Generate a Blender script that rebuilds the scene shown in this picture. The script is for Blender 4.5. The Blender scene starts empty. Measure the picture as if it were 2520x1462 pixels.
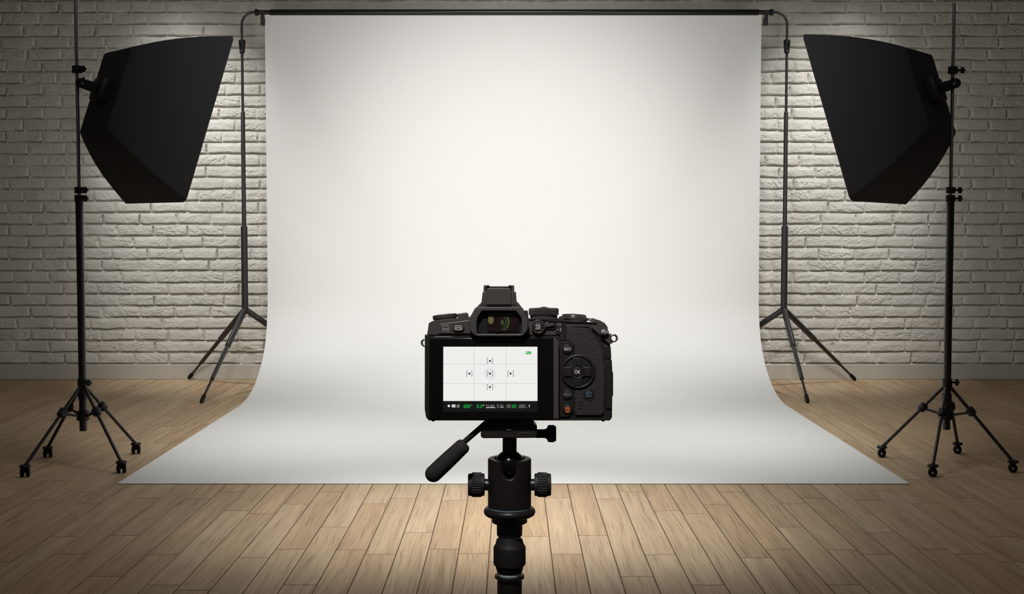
import bpy, bmesh, math, random
import numpy as np
from mathutils import Vector, Matrix

random.seed(7)
PI = math.pi
scene = bpy.context.scene

# ------------------------------------------------------------------ camera
F = 3055.0            # focal length in pixels of the 2520 x 1462 frame
CX, CY = 1262.0, 731.0
TH = math.atan(159.0 / F)
H = 0.867
fw = Vector((0, math.cos(TH), -math.sin(TH)))
up = Vector((0, math.sin(TH), math.cos(TH)))
rt = Vector((1, 0, 0))
CAM = Vector((0, 0, H))
cam_data = bpy.data.cameras.new('camera')
cam_data.sensor_width = 36.0
cam_data.lens = 36.0 * F / 2520.0
cam_data.shift_x = -(CX - 1260.0) / 2520.0
cam_data.clip_start = 0.05
cam = bpy.data.objects.new('camera', cam_data)
scene.collection.objects.link(cam)
cam.location = CAM
cam.rotation_euler = (PI / 2 - TH, 0, 0)
scene.camera = cam

# ------------------------------------------------------------------ world, exposure, lights
world = bpy.data.worlds.new('world')
scene.world = world
world.use_nodes = True
wbg = world.node_tree.nodes['Background']
wbg.inputs[0].default_value = (1.0, 0.92, 0.82, 1)
wbg.inputs[1].default_value = 0.045
vs = scene.view_settings
vs.view_transform = 'Standard'
vs.look = 'None'
vs.exposure = 0.0
vs.gamma = 1.0


def spot(name, loc, target, energy, angle, blend, radius, color=(1, .985, .965)):
    l = bpy.data.lights.new(name, 'SPOT')
    l.energy = energy
    l.spot_size = math.radians(angle)
    l.spot_blend = blend
    l.shadow_soft_size = radius
    l.color = color
    o = bpy.data.objects.new(name, l)
    scene.collection.objects.link(o)
    o.location = loc
    o.rotation_euler = (Vector(target) - Vector(loc)).to_track_quat('-Z', 'Y').to_euler()
    return o


spot('added_key_spot', (0.0, 2.3, 3.3), (0.0, 6.8, 0.96), 515, 35, 1.0, 0.25)  # unseen lamp, added for the round glow on the paper
spot('added_wide_spot', (0.0, 2.3, 3.3), (0.0, 6.3, 0.85), 180, 64, 1.0, 0.25)  # second unseen spot, added to spread that glow to paper edges and wall
spot('added_floor_spot', (-0.3, 2.7, 3.6), (-0.29, 3.70, 0.0), 340, 25, 1.0, 0.2)  # pair of out-of-view spots added to brighten the front floor
spot('added_floor_spot', (0.3, 2.7, 3.6), (0.24, 3.70, 0.0), 340, 25, 1.0, 0.2)
spot('added_wash_spot', (0.0, 4.2, 3.6), (0.0, 4.5, 0.0), 100, 75, 1.0, 0.4)  # unseen overhead wash, added to lift the paper's front corners
spot('added_wall_spot', (-2.25, 6.35, 3.05), (-1.70, 7.28, 0.84), 190, 46, 1.0, 0.10)  # added out of view, one per side, to brighten bricks beside the paper
spot('added_wall_spot', (2.2, 6.35, 3.05), (1.70, 7.28, 0.84), 190, 46, 1.0, 0.10)
spot('added_camera_spot', (-0.2, -0.05, 2.15), (0.0, 0.86, 1.00), 210, 20, 1.0, 0.06)  # unseen spot added only to lighten the camera's top and back


# ------------------------------------------------------------------ pixel helpers (used to measure the place)
def ray(px, py):
    return fw + rt * ((px - CX) / F) - up * ((py - CY) / F)


def on_floor(px, py, z=0.0):
    d = ray(px, py)
    return CAM + d * ((z - H) / d.z)


def at(px, py, Y):
    d = ray(px, py)
    return CAM + d * (Y / d.y)


def px_size(Y):
    return Y / F


# ------------------------------------------------------------------ materials
def mat(name, color, rough=0.5, metallic=0.0, spec=0.5, emit=None, emit_strength=1.0, coat=0.0):
    m = bpy.data.materials.new(name)
    m.use_nodes = True
    b = m.node_tree.nodes['Principled BSDF']
    b.inputs['Base Color'].default_value = (*color, 1)
    b.inputs['Roughness'].default_value = rough
    b.inputs['Metallic'].default_value = metallic
    b.inputs['Specular IOR Level'].default_value = spec
    b.inputs['Coat Weight'].default_value = coat
    if emit:
        b.inputs['Emission Color'].default_value = (*emit, 1)
        b.inputs['Emission Strength'].default_value = emit_strength
    return m


def N(m, t, **kw):
    n = m.node_tree.nodes.new(t)
    for k, v in kw.items():
        setattr(n, k, v)
    return n


def L(m, a, b):
    m.node_tree.links.new(a, b)


def noise_bump(m, scale, strength, dist=0.001, detail=6, kind='noise', obj=True):
    b = m.node_tree.nodes['Principled BSDF']
    tc = N(m, 'ShaderNodeTexCoord')
    if kind == 'noise':
        t = N(m, 'ShaderNodeTexNoise')
        t.inputs['Detail'].default_value = detail
        out = t.outputs['Fac']
    else:
        t = N(m, 'ShaderNodeTexVoronoi')
        out = t.outputs['Distance']
    t.inputs['Scale'].default_value = scale
    L(m, tc.outputs['Object'], t.inputs['Vector'])
    bp = N(m, 'ShaderNodeBump')
    bp.inputs['Strength'].default_value = strength
    bp.inputs['Distance'].default_value = dist
    L(m, out, bp.inputs['Height'])
    L(m, bp.outputs['Normal'], b.inputs['Normal'])
    return t


def tone_noise(m, scale, c0, c1, stretch=(1, 1, 1)):
    b = m.node_tree.nodes['Principled BSDF']
    tc = N(m, 'ShaderNodeTexCoord')
    mp = N(m, 'ShaderNodeMapping')
    mp.inputs['Scale'].default_value = stretch
    t = N(m, 'ShaderNodeTexNoise')
    t.inputs['Scale'].default_value = scale
    t.inputs['Detail'].default_value = 8
    r = N(m, 'ShaderNodeValToRGB')
    r.color_ramp.elements[0].position = .3
    r.color_ramp.elements[1].position = .7
    r.color_ramp.elements[0].color = (*c0, 1)
    r.color_ramp.elements[1].color = (*c1, 1)
    L(m, tc.outputs['Object'], mp.inputs['Vector'])
    L(m, mp.outputs['Vector'], t.inputs['Vector'])
    L(m, t.outputs['Fac'], r.inputs['Fac'])
    L(m, r.outputs['Color'], b.inputs['Base Color'])


M = {}
M['brick'] = mat('painted_brick', (.56, .545, .48), .8, spec=.25)
tone_noise(M['brick'], 7, (.66, .645, .588), (.79, .773, .707))
noise_bump(M['brick'], 190, .6, .0016, 10)
M['skirting'] = mat('skirting_paint', (.60, .585, .53), .5, spec=.3)
M['paper'] = mat('white_paper', (.84, .84, .82), .9, spec=.15)
noise_bump(M['paper'], 900, .03, .0003, 3)
M['black_metal'] = mat('black_metal', (.010, .0095, .010), .38, spec=.5)
M['grey_metal'] = mat('dark_grey_metal', (.030, .028, .027), .42, spec=.5)
M['black_plastic'] = mat('black_plastic', (.006, .006, .007), .5, spec=.4)
M['chrome'] = mat('chrome_tube', (.30, .30, .31), .17, metallic=1.0)
M['steel'] = mat('bright_steel', (.55, .55, .55), .25, metallic=1.0)
M['fabric'] = mat('black_fabric', (.027, .027, .0295), .75, spec=.3)
noise_bump(M['fabric'], 1200, .08, .0004, 2)
M['diffuser'] = mat('white_diffuser', (.8, .8, .78), .9, emit=(1, .96, .9), emit_strength=2.0)
M['rubber'] = mat('black_rubber', (.005, .005, .005), .7, spec=.3)
# camera
M['cam_top'] = mat('camera_top_metal', (.036, .0305, .028), .36, spec=.5)
noise_bump(M['cam_top'], 2600, .05, .0002, 2)
M['cam_body'] = mat('camera_body', (.0085, .0072, .0067), .48, spec=.25)
noise_bump(M['cam_body'], 2600, .05, .0002, 2)
M['cam_dark'] = mat('camera_recess', (.003, .003, .003), .6, spec=.2)
M['cam_gloss'] = mat('camera_gloss_screen', (.0025, .0023, .0022), .18, spec=.4)
M['cam_rubber'] = mat('camera_rubber', (.026, .0215, .020), .55, spec=.45)
M['cam_knurl'] = mat('camera_dial', (.026, .022, .021), .34, spec=.55)
M['leather'] = mat('grip_leather', (.0135, .0112, .0102), .55, spec=.28)
t = noise_bump(M['leather'], 900, .55, .0006, 2)
t.inputs['Distortion'].default_value = 1.2
M['print'] = mat('pale_print', (.52, .50, .48), .6, emit=None)
M['print_dim'] = mat('grey_print', (.16, .15, .145), .6)
M['print_red'] = mat('orange_print', (.52, .10, .02), .6)
M['print_blue'] = mat('blue_print', (.045, .085, .13), .6)
M['lug'] = mat('lug_steel', (.42, .41, .40), .28, metallic=1.0)
M['glass_dark'] = mat('eyepiece_glass', (.010, .005, .005), .06, spec=.6)
M['glint_green'] = mat('green_painted_glint', (.030, .065, .016), .25, spec=.6)  # eyepiece reflections put into colour: green, grey and olive
M['glint_grey'] = mat('grey_painted_glint', (.035, .03, .028), .25, spec=.6)
M['glint_olive'] = mat('olive_painted_glint', (.10, .10, .04), .3, spec=.6)
M['screen_white'] = mat('screen_white', (0, 0, 0), 1, spec=0, emit=(.86, .86, .835), emit_strength=1.0)
M['screen_circle'] = mat('screen_circle', (0, 0, 0), 1, spec=0, emit=(.80, .80, .785), emit_strength=1.0)
M['screen_dark'] = mat('screen_dark', (0, 0, 0), 1, spec=0, emit=(.0095, .0095, .0092), emit_strength=1.0)
M['screen_line'] = mat('screen_line', (0, 0, 0), 1, spec=0, emit=(.52, .52, .51), emit_strength=1.0)
M['screen_mark'] = mat('screen_mark', (0, 0, 0), 1, spec=0, emit=(.035, .035, .035), emit_strength=1.0)
M['screen_green'] = mat('screen_green', (0, 0, 0), 1, spec=0, emit=(.01, .55, .06), emit_strength=1.0)
M['screen_grey'] = mat('screen_grey', (0, 0, 0), 1, spec=0, emit=(.25, .25, .25), emit_strength=1.0)
M['screen_icon'] = mat('screen_icon', (0, 0, 0), 1, spec=0, emit=(.85, .85, .85), emit_strength=1.0)
# tripod
M['tri_black'] = mat('tripod_anodised_black', (.0115, .0092, .0092), .36, spec=.38)
M['tri_rubber'] = mat('tripod_rubber', (.0085, .0072, .007), .62, spec=.35)
M['foam'] = mat('grip_foam', (.017, .015, .0145), .85, spec=.3)
noise_bump(M['foam'], 700, .25, .0006, 4)
M['tri_blue'] = mat('blue_steel_ring', (.13, .17, .21), .35, spec=.7)
M['tri_lightring'] = mat('pale_steel_ring', (.60, .72, .76), .35, spec=.7)


# ------------------------------------------------------------------ mesh helpers
class MB:
    def __init__(self):
        self.v = []
        self.f = []

    def add(self, verts, faces):
        o = len(self.v)
        self.v += [Vector(p) for p in verts]
        self.f += [[i + o for i in f] for f in faces]
        return self

    def xf(self, mtx):
        self.v = [mtx @ p for p in self.v]
        return self

    def box(self, lo, hi):
        x0, y0, z0 = lo
        x1, y1, z1 = hi
        v = [(x0, y0, z0), (x1, y0, z0), (x1, y1, z0), (x0, y1, z0), (x0, y0, z1), (x1, y0, z1), (x1, y1, z1), (x0, y1, z1)]
        return self.add(v, [(0, 3, 2, 1), (4, 5, 6, 7), (0, 1, 5, 4), (1, 2, 6, 5), (2, 3, 7, 6), (3, 0, 4, 7)])

    def prism(self, pts, y0, y1):
        """polygon in x,z (counter-clockwise as seen from -y) pushed from y0 (near) to y1"""
        n = len(pts)
        a = sum(pts[i][0] * pts[(i + 1) % n][1] - pts[(i + 1) % n][0] * pts[i][1] for i in range(n))
        if a < 0:
            pts = pts[::-1]
        v = [(x, y0, z) for x, z in pts] + [(x, y1, z) for x, z in pts]
        fs = [list(range(n)), list(range(2 * n - 1, n - 1, -1))]
        for i in range(n):
            j = (i + 1) % n
            fs.append([i, i + n, j + n, j])
        return self.add(v, fs)

    def frame(self, outer, inner, y0, y1):
        """ring between two outlines with the same number of points"""
        n = len(outer)
        v = [(x, y0, z) for x, z in outer] + [(x, y0, z) for x, z in inner] + [(x, y1, z) for x, z in outer] + [(x, y1, z) for x, z in inner]
        fs = []
        for i in range(n):
            j = (i + 1) % n
            fs += [[i, j, n + j, n + i], [2 * n + i, 3 * n + i, 3 * n + j, 2 * n + j],
                   [i, 2 * n + i, 2 * n + j, j], [n + i, n + j, 3 * n + j, 3 * n + i]]
        return self.add(v, fs)

    def sweep(self, path, radii, seg=20, caps=True):
        path = [Vector(p) for p in path]
        n = len(path)
        if not hasattr(radii, '__len__'):
            radii = [radii] * n
        tan = []
        for i in range(n):
            a = path[max(i - 1, 0)]
            b = path[min(i + 1, n - 1)]
            d = b - a
            if d.length < 1e-9:
                d = tan[-1] if tan else Vector((0, 0, 1))
            tan.append(d.normalized())
        ref = Vector((0, 0, 1)) if abs(tan[0].z) < .9 else Vector((1, 0, 0))
        nx = tan[0].cross(ref).normalized()
        vs, fs = [], []
        for i in range(n):
            nx = (nx - tan[i] * nx.dot(tan[i])).normalized()
            ny = tan[i].cross(nx)
            for k in range(seg):
                a = 2 * PI * k / seg
                vs.append(path[i] + (nx * math.cos(a) + ny * math.sin(a)) * radii[i])
        for i in range(n - 1):
            for k in range(seg):
                j = (k + 1) % seg
                fs.append([i * seg + k, i * seg + j, (i + 1) * seg + j, (i + 1) * seg + k])
        if caps:
            fs.append(list(range(seg - 1, -1, -1)))
            fs.append([(n - 1) * seg + k for k in range(seg)])
        return self.add(vs, fs)

    def tube(self, a, b, r, seg=20):
        return self.sweep([a, b], r, seg)

    def lathe(self, prof, origin=(0, 0, 0), axis=(0, 0, 1), seg=48, ribs=0, rib_depth=0.0, rib_range=None):
        """prof: (radius, distance along the axis); rib_range = profile indices that carry the ribs"""
        origin = Vector(origin)
        axis = Vector(axis).normalized()
        ref = Vector((1, 0, 0)) if abs(axis.x) < .9 else Vector((0, 1, 0))
        nx = axis.cross(ref).normalized()
        ny = axis.cross(nx)
        if ribs:
            seg = ribs * 4
        vs, fs = [], []
        for i, (r, h) in enumerate(prof):
            for k in range(seg):
                rr = r
                if ribs and rib_range and i in rib_range and k % 4 in (2, 3):
                    rr = r - rib_depth
                a = 2 * PI * k / seg
                vs.append(origin + axis * h + (nx * math.cos(a) + ny * math.sin(a)) * rr)
        n = len(prof)
        for i in range(n - 1):
            for k in range(seg):
                j = (k + 1) % seg
                fs.append([i * seg + k, i * seg + j, (i + 1) * seg + j, (i + 1) * seg + k])
        fs.append(list(range(seg - 1, -1, -1)))
        fs.append([(n - 1) * seg + k for k in range(seg)])
        return self.add(vs, fs)

    def mesh(self, name, smooth=35):
        me = bpy.data.meshes.new(name)
        me.from_pydata(self.v, [], self.f)
        bm = bmesh.new()
        bm.from_mesh(me)
        bmesh.ops.remove_doubles(bm, verts=bm.verts, dist=1e-7)
        bmesh.ops.recalc_face_normals(bm, faces=bm.faces)
        bm.to_mesh(me)
        bm.free()
        if smooth:
            me.shade_smooth()
            me.set_sharp_from_angle(angle=math.radians(smooth))
        return me

    def build(self, name, material, parent=None, loc=None, bevel=0.0, seg=2, smooth=35):
        me = self.mesh(name, smooth)
        me.materials.append(material)
        o = bpy.data.objects.new(name, me)
        scene.collection.objects.link(o)
        if parent is not None:
            o.parent = parent
        if loc is not None:
            o.location = loc
        if bevel:
            b = o.modifiers.new('bevel', 'BEVEL')
            b.width = bevel
            b.segments = seg
            b.limit_method = 'ANGLE'
            b.angle_limit = math.radians(30)
        return o


def thing(name, label, cat, loc=(0, 0, 0), rot=(0, 0, 0), group=None):
    o = bpy.data.objects.new(name, None)
    scene.collection.objects.link(o)
    o.location = loc
    o.rotation_euler = rot
    o.empty_display_size = .05
    tag(o, label, cat, group)
    return o


def tag(o, label, cat, group=None):
    o['label'] = label
    o['category'] = cat
    if group:
        o['group'] = group
    return o


def struct(o, label=None):
    o['kind'] = 'structure'
    if label:
        o['label'] = label
    return o


def circle_pts(cx, cz, r, n=32, rz=None, a0=0):
    rz = r if rz is None else rz
    return [(cx + r * math.cos(2 * PI * k / n + a0), cz + rz * math.sin(2 * PI * k / n + a0)) for k in range(n)]


def round_poly(pts, r, n=5):
    """round the corners of a polygon by cutting each with an arc-like curve"""
    out = []
    m = len(pts)
    for i in range(m):
        p0, p1, p2 = Vector(pts[i - 1]), Vector(pts[i]), Vector(pts[(i + 1) % m])
        a, b = (p0 - p1), (p2 - p1)
        rr = min(r, a.length * .45, b.length * .45)
        A, B = p1 + a.normalized() * rr, p1 + b.normalized() * rr
        for k in range(n + 1):
            t_ = k / n
            q = A * (1 - t_) ** 2 + p1 * 2 * t_ * (1 - t_) + B * t_ ** 2
            out.append((q.x, q.y))
    return out


# ================================================================== THE SETTING
WALL_Y = on_floor(1260, 933).y
COURSE = 0.0685
Z_BRICK = 0.0885


# ---- brick wall: one mesh whose relief is real
def vnoise(x, y, seed):
    rs = np.random.RandomState(seed)
    tab = rs.rand(256, 256).astype(np.float32)
    xi = np.floor(x).astype(int)
    yi = np.floor(y).astype(int)
    fx = (x - xi).astype(np.float32)
    fy = (y - yi).astype(np.float32)
    fx = fx * fx * (3 - 2 * fx)
    fy = fy * fy * (3 - 2 * fy)
    a = tab[yi % 256, xi % 256]
    b = tab[yi % 256, (xi + 1) % 256]
    c = tab[(yi + 1) % 256, xi % 256]
    d = tab[(yi + 1) % 256, (xi + 1) % 256]
    return (a * (1 - fx) + b * fx) * (1 - fy) + (c * (1 - fx) + d * fx) * fy


def fbm(x, y, seed, o=4):
    s = 0
    a = .5
    for k in range(o):
        s = s + a * vnoise(x * 2 ** k, y * 2 ** k, seed + k)
        a *= .5
    return s


def sstep(e0, e1, x):
    t_ = np.clip((x - e0) / (e1 - e0), 0, 1)
    return t_ * t_ * (3 - 2 * t_)


def brick_wall():
    xs = np.concatenate([np.arange(-3.35, -1.2, .0029), np.arange(-1.2, 1.2, .012), np.arange(1.2, 3.35, .0029)])
    zs = np.concatenate([np.arange(.02, Z_BRICK - .004, .02), np.arange(Z_BRICK - .002, 2.34, .0026), np.arange(2.34, 2.75, .01)])
    X, Z = np.meshgrid(xs, zs)
    rs = np.random.RandomState(11)
    Zw = Z + (fbm(X * 5, Z * 9, 40, 2) - .37) * .010
    row = np.floor((Zw - Z_BRICK) / COURSE).astype(int)
    v = (Zw - Z_BRICK) / COURSE - row
    hgt = np.zeros_like(X)
    crease = np.zeros_like(X)
    for r in range(row.min(), row.max() + 1):
        m = row == r
        if not m.any():
            continue
        x = X[m]
        n = 40
        start = -3.9 + (.104 if r % 2 else 0) + rs.uniform(-.018, .018)
        lens = .209 + rs.uniform(-.010, .010, n)
        edges = start + np.concatenate([[0], np.cumsum(lens)])
        idx = np.clip(np.searchsorted(edges, x) - 1, 0, n - 1)
        bl = x - edges[idx]
        br = edges[idx + 1] - x
        hb = rs.uniform(.75, 1.12, n)[idx]
        ang = rs.uniform(-.9, .9, n)[idx]
        rough = (rs.rand(n) ** 1.8)[idx]
        tilt = rs.uniform(-.22, .22, n)[idx]
        dvb = v[m] * COURSE                      # distance above the lower edge
        dvt = (1 - v[m]) * COURSE
        jag = (fbm(x * 60, Z[m] * 60, 3, 3) - .45) * .0085
        jag2 = (fbm(x * 15, Z[m] * 15, 9, 2) - .37) * .010
        soft = .5 + .9 * fbm(x * 9, Z[m] * 9, 61, 2)         # places where the paint has filled the joint
        e_l = sstep(.0, .018, bl + jag)
        e_r = sstep(.0045, .0045 + .0045 * soft, br + jag)
        e_b = sstep(.0050, .0050 + .0036 * soft, dvb + jag * .6 + jag2)
        e_t = sstep(-.004, .024, dvt + jag)
        body = np.minimum(np.minimum(e_l, e_r), np.minimum(e_b, e_t)) * .5 + e_l * e_r * e_b * e_t * .5
        lean = .80 + .30 * (1 - v[m]) + tilt * (bl / .209 - .5)
        ca, sa = np.cos(ang), np.sin(ang)
        u1 = x * ca + Z[m] * sa
        v1 = -x * sa + Z[m] * ca
        rid = 1 - np.abs(2 * fbm(u1 * 13, v1 * 44, 21, 3) - .88)
        rid2 = 1 - np.abs(2 * fbm(u1 * 26 + 7, v1 * 80, 27, 2) - .75)
        cut = sstep(.90, .985, rid) * (.2 + 1.0 * rough) + .6 * sstep(.88, .98, rid2) * rough
        face = (fbm(x * 24, Z[m] * 32, 33, 4) - .46) * .0050 + (fbm(x * 120, Z[m] * 140, 37, 3) - .43) * .0026
        chan = sstep(.16, .50, fbm(x * 7 + 3, Z[m] * 11, 71, 2) + .12)
        chan_v = sstep(.30, .60, fbm(x * 9 + 8, Z[m] * 9, 77, 2))
        gb = np.exp(-((dvb + jag * .6 + jag2 - .0046) / .0040) ** 2) * chan * sstep(.0, .012, bl) * sstep(-.002, .006, br)
        gr = np.exp(-((br + jag - .0046) / .0036) ** 2) * chan_v * sstep(.004, .020, dvt)
        hgt[m] = -.030 * np.maximum(gb, gr * .8) + body * (.0066 * hb * lean + face - cut * .0034)
    grout = (fbm(X * 140, Z * 140, 51, 3) - .43) * .0022
    hgt = hgt + grout * (1 - sstep(.001, .005, hgt))
    low = Z < Z_BRICK - .003
    hgt[low] = .002
    nz, nx = X.shape
    co = np.empty((nz * nx, 3), np.float32)
    co[:, 0] = X.ravel()
    co[:, 1] = (WALL_Y - hgt).ravel()
    co[:, 2] = Z.ravel()
    i = np.arange(nz * nx).reshape(nz, nx)
    q = np.stack([i[:-1, :-1], i[:-1, 1:], i[1:, 1:], i[1:, :-1]], -1).reshape(-1, 4)
    me = bpy.data.meshes.new('wall_back')
    me.vertices.add(nz * nx)
    me.vertices.foreach_set('co', co.ravel())
    nq = len(q)
    me.loops.add(nq * 4)
    me.loops.foreach_set('vertex_index', q.ravel().astype(np.int32))
    me.polygons.add(nq)
    me.polygons.foreach_set('loop_start', np.arange(0, nq * 4, 4, dtype=np.int32))
    me.update(calc_edges=True)
    me.shade_smooth()
    me.materials.append(M['brick'])
    o = bpy.data.objects.new('wall_back', me)
    scene.collection.objects.link(o)
    return o


struct(brick_wall(), 'white painted rough brick wall')

sk = MB().box((-3.35, WALL_Y - .018, .0), (3.35, WALL_Y - .0005, .0875))
struct(sk.build('baseboard_back', M['skirting'], bevel=.003), 'plain pale baseboard along the brick wall')


# ---- plank floor: one mesh, every plank its own face with its own tone
def plank_floor():
    p = on_floor(1396.25, 1193)
    q = on_floor(1396.25 + 59.9, 1193)
    w = q.x - p.x
    # end joints seen in the photograph: crop origin x, then (x0, x1, y) in a 4x crop that starts at y = 1180
    J = {0: [(400, 620, 8), (285, 525, 206), (680, 920, 119), (730, 985, 240), (505, 785, 562), (540, 845, 737), (885, 1200, 955),
             (1085, 1370, 553), (1330, 1575, 184), (1825, 2070, 191), (2160, 2395, 121), (2210, 2470, 310), (1450, 1755, 741),
             (1450, 1780, 1040), (-190, 45, 186), (-175, 120, 812)],
         630: [(-70, 185, 337), (620, 865, 121), (275, 525, 243), (1045, 1300, 240), (1330, 1578, 185), (1830, 2080, 205), (650, 915, 468),
               (1460, 1745, 523), (205, 495, 687), (795, 1090, 695), (1080, 1380, 737), (1702, 2000, 685), (1997, 2297, 732),
               (275, 605, 1037), (2297, 2600, 811), (-175, 125, 771)],
         1260: [(325, 568, 183), (835, 1075, 191), (1060, 1297, 121), (1402, 1650, 310), (1682, 1935, 337), (1885, 2128, 243),
                (2045, 2285, 121), (95, 365, 562), (658, 940, 553), (392, 692, 735), (1070, 1392, 955), (1312, 1610, 741),
                (1775, 2098, 1040), (2258, 2550, 771)],
         1890: [(135, 378, 240), (335, 570, 185), (1005, 1235, 119), (865, 1108, 206), (1423, 1670, 240), (1855, 2090, 184),
                (1865, 2100, 52), (75, 352, 468), (980, 1262, 523), (585, 878, 695), (-20, 270, 687), (935, 1230, 737),
                (1478, 1768, 685), (1843, 2138, 732), (2190, 2455, 562), (595, 912, 1037), (2265, 2560, 812), (2380, 2600, 191)]}
    cols = {}
    for x0, rows in J.items():
        for a, b, y in rows:
            g = on_floor(x0 + (a + b) / 8, 1180 + y / 4)
            cols.setdefault(math.floor((g.x - p.x) / w), []).append(g.y)
    rs = random.Random(5)
    vs, fs, tone, shift = [], [], [], []
    gap = .0012
    y_min, y_max = -.6, WALL_Y
    k0, k1 = math.floor((-3.4 - p.x) / w), math.ceil((3.4 - p.x) / w)
    for k in range(k0, k1):
        xa, xb = p.x + k * w + gap, p.x + (k + 1) * w - gap
        js = sorted(cols.get(k, []))
        js = [j for i, j in enumerate(js) if i == 0 or j - js[i - 1] > .15]
        if not js:
            js = [rs.uniform(2.0, 3.0)]
        while js[0] > y_min + .3:
            js.insert(0, js[0] - rs.choice((.70, .82, .91, .95)))
        while js[-1] < y_max:
            js.append(js[-1] + rs.choice((.70, .82, .91, .95)))
        for a, b in zip(js[:-1], js[1:]):
            a, b = max(a, y_min) + gap * 1.4, min(b, y_max) - gap * 1.4
            if b - a < .01:
                continue
            o = len(vs)
            z1 = -.002
            c = .0002
            vs += [(xa, a, z1), (xb, a, z1), (xb, b, z1), (xa, b, z1),
                   (xa + c, a + c, 0), (xb - c, a + c, 0), (xb - c, b - c, 0), (xa + c, b - c, 0)]
            tn, sh = rs.random(), (rs.uniform(0, 50), rs.uniform(0, 50), rs.uniform(-.10, .10))
            for f_ in ((4, 5, 6, 7), (0, 1, 5, 4), (1, 2, 6, 5), (2, 3, 7, 6), (3, 0, 4, 7)):
                fs.append([o + i for i in f_])
                tone.append(tn)
                shift.append(sh)
    o = len(vs)
    vs += [(-3.4, y_min, -.0025), (3.4, y_min, -.0025), (3.4, y_max, -.0025), (-3.4, y_max, -.0025)]
    fs.append([o, o + 1, o + 2, o + 3])
    tone.append(0)
    shift.append((0, 0, 0))
    me = bpy.data.meshes.new('floor')
    me.from_pydata(vs, [], fs)
    at_ = me.attributes.new('plank_tone', 'FLOAT', 'FACE')
    at_.data.foreach_set('value', tone)
    a2 = me.attributes.new('plank_shift', 'FLOAT_VECTOR', 'FACE')
    a2.data.foreach_set('vector', [c for s in shift for c in s])
    m = mat('oak_planks', (.3, .2, .1), .5, spec=.14)
    b = m.node_tree.nodes['Principled BSDF']
    ta = N(m, 'ShaderNodeAttribute', attribute_name='plank_tone')
    sa = N(m, 'ShaderNodeAttribute', attribute_name='plank_shift')
    tc = N(m, 'ShaderNodeTexCoord')
    add = N(m, 'ShaderNodeVectorMath', operation='ADD')
    L(m, tc.outputs['Object'], add.inputs[0])
    L(m, sa.outputs['Vector'], add.inputs[1])
    # gentle waver so that the grain runs in long flames
    wv = N(m, 'ShaderNodeTexNoise')
    wv.inputs['Scale'].default_value = 2.2
    wv.inputs['Detail'].default_value = 2
    L(m, add.outputs[0], wv.inputs['Vector'])
    wsc = N(m, 'ShaderNodeVectorMath', operation='MULTIPLY_ADD')
    wsc.inputs[1].default_value = (.034, 0, 0)
    L(m, wv.outputs['Color'], wsc.inputs[0])
    L(m, add.outputs[0], wsc.inputs[2])

    def grain(scale, sx, sy, det, rough=.6):
        mp = N(m, 'ShaderNodeMapping')
        mp.inputs['Scale'].default_value = (sx, sy, 1)
        L(m, wsc.outputs[0], mp.inputs['Vector'])
        t_ = N(m, 'ShaderNodeTexNoise')
        t_.inputs['Scale'].default_value = scale
        t_.inputs['Detail'].default_value = det
        t_.inputs['Roughness'].default_value = rough
        L(m, mp.outputs['Vector'], t_.inputs['Vector'])
        return t_
    g1 = grain(60, 7.0, .075, 3, .5)       # fine dark pores
    g2 = grain(18, 2.4, .10, 4)       # broad bands
    r1 = N(m, 'ShaderNodeValToRGB')
    r1.color_ramp.elements[0].position, r1.color_ramp.elements[1].position = .30, .47
    r1.color_ramp.elements[0].color = (.56, .51, .46, 1)
    r1.color_ramp.elements[1].color = (1, 1, 1, 1)
    L(m, g1.outputs['Fac'], r1.inputs['Fac'])
    r2 = N(m, 'ShaderNodeValToRGB')
    r2.color_ramp.elements[0].position, r2.color_ramp.elements[1].position = .3, .7
    r2.color_ramp.elements[0].color = (.78, .74, .70, 1)
    r2.color_ramp.elements[1].color = (1.08, 1.07, 1.05, 1)
    L(m, g2.outputs['Fac'], r2.inputs['Fac'])
    rc = N(m, 'ShaderNodeValToRGB')
    cr = rc.color_ramp
    cr.elements[0].position, cr.elements[0].color = 0, (0.520, 0.380, 0.240, 1)
    cr.elements[1].position, cr.elements[1].color = 1, (0.620, 0.475, 0.317, 1)
    e = cr.elements.new(.35)
    e.color = (0.575, 0.414, 0.258, 1)
    e = cr.elements.new(.7)
    e.color = (0.585, 0.447, 0.285, 1)
    L(m, ta.outputs['Fac'], rc.inputs['Fac'])
    mu = N(m, 'ShaderNodeMix', data_type='RGBA', blend_type='MULTIPLY')
    mu.inputs[0].default_value = 1
    L(m, rc.outputs['Color'], mu.inputs[6])
    L(m, r1.outputs['Color'], mu.inputs[7])
    mu2 = N(m, 'ShaderNodeMix', data_type='RGBA', blend_type='MULTIPLY')
    mu2.inputs[0].default_value = 1
    L(m, mu.outputs[2], mu2.inputs[6])
    L(m, r2.outputs['Color'], mu2.inputs[7])
    L(m, mu2.outputs[2], b.inputs['Base Color'])
    bp = N(m, 'ShaderNodeBump')
    bp.inputs['Strength'].default_value = .25
    bp.inputs['Distance'].default_value = .0006
    L(m, g1.outputs['Fac'], bp.inputs['Height'])
    L(m, bp.outputs['Normal'], b.inputs['Normal'])
    me.materials.append(m)
    gm = mat('dark_joint', (.12, .08, .05), .8, spec=.1)
    me.materials.append(gm)
    me.polygons[len(fs) - 1].material_index = 1
    ob = bpy.data.objects.new('floor', me)
    scene.collection.objects.link(ob)
    return ob


struct(plank_floor(), 'oak plank floor running towards the wall')


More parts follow.
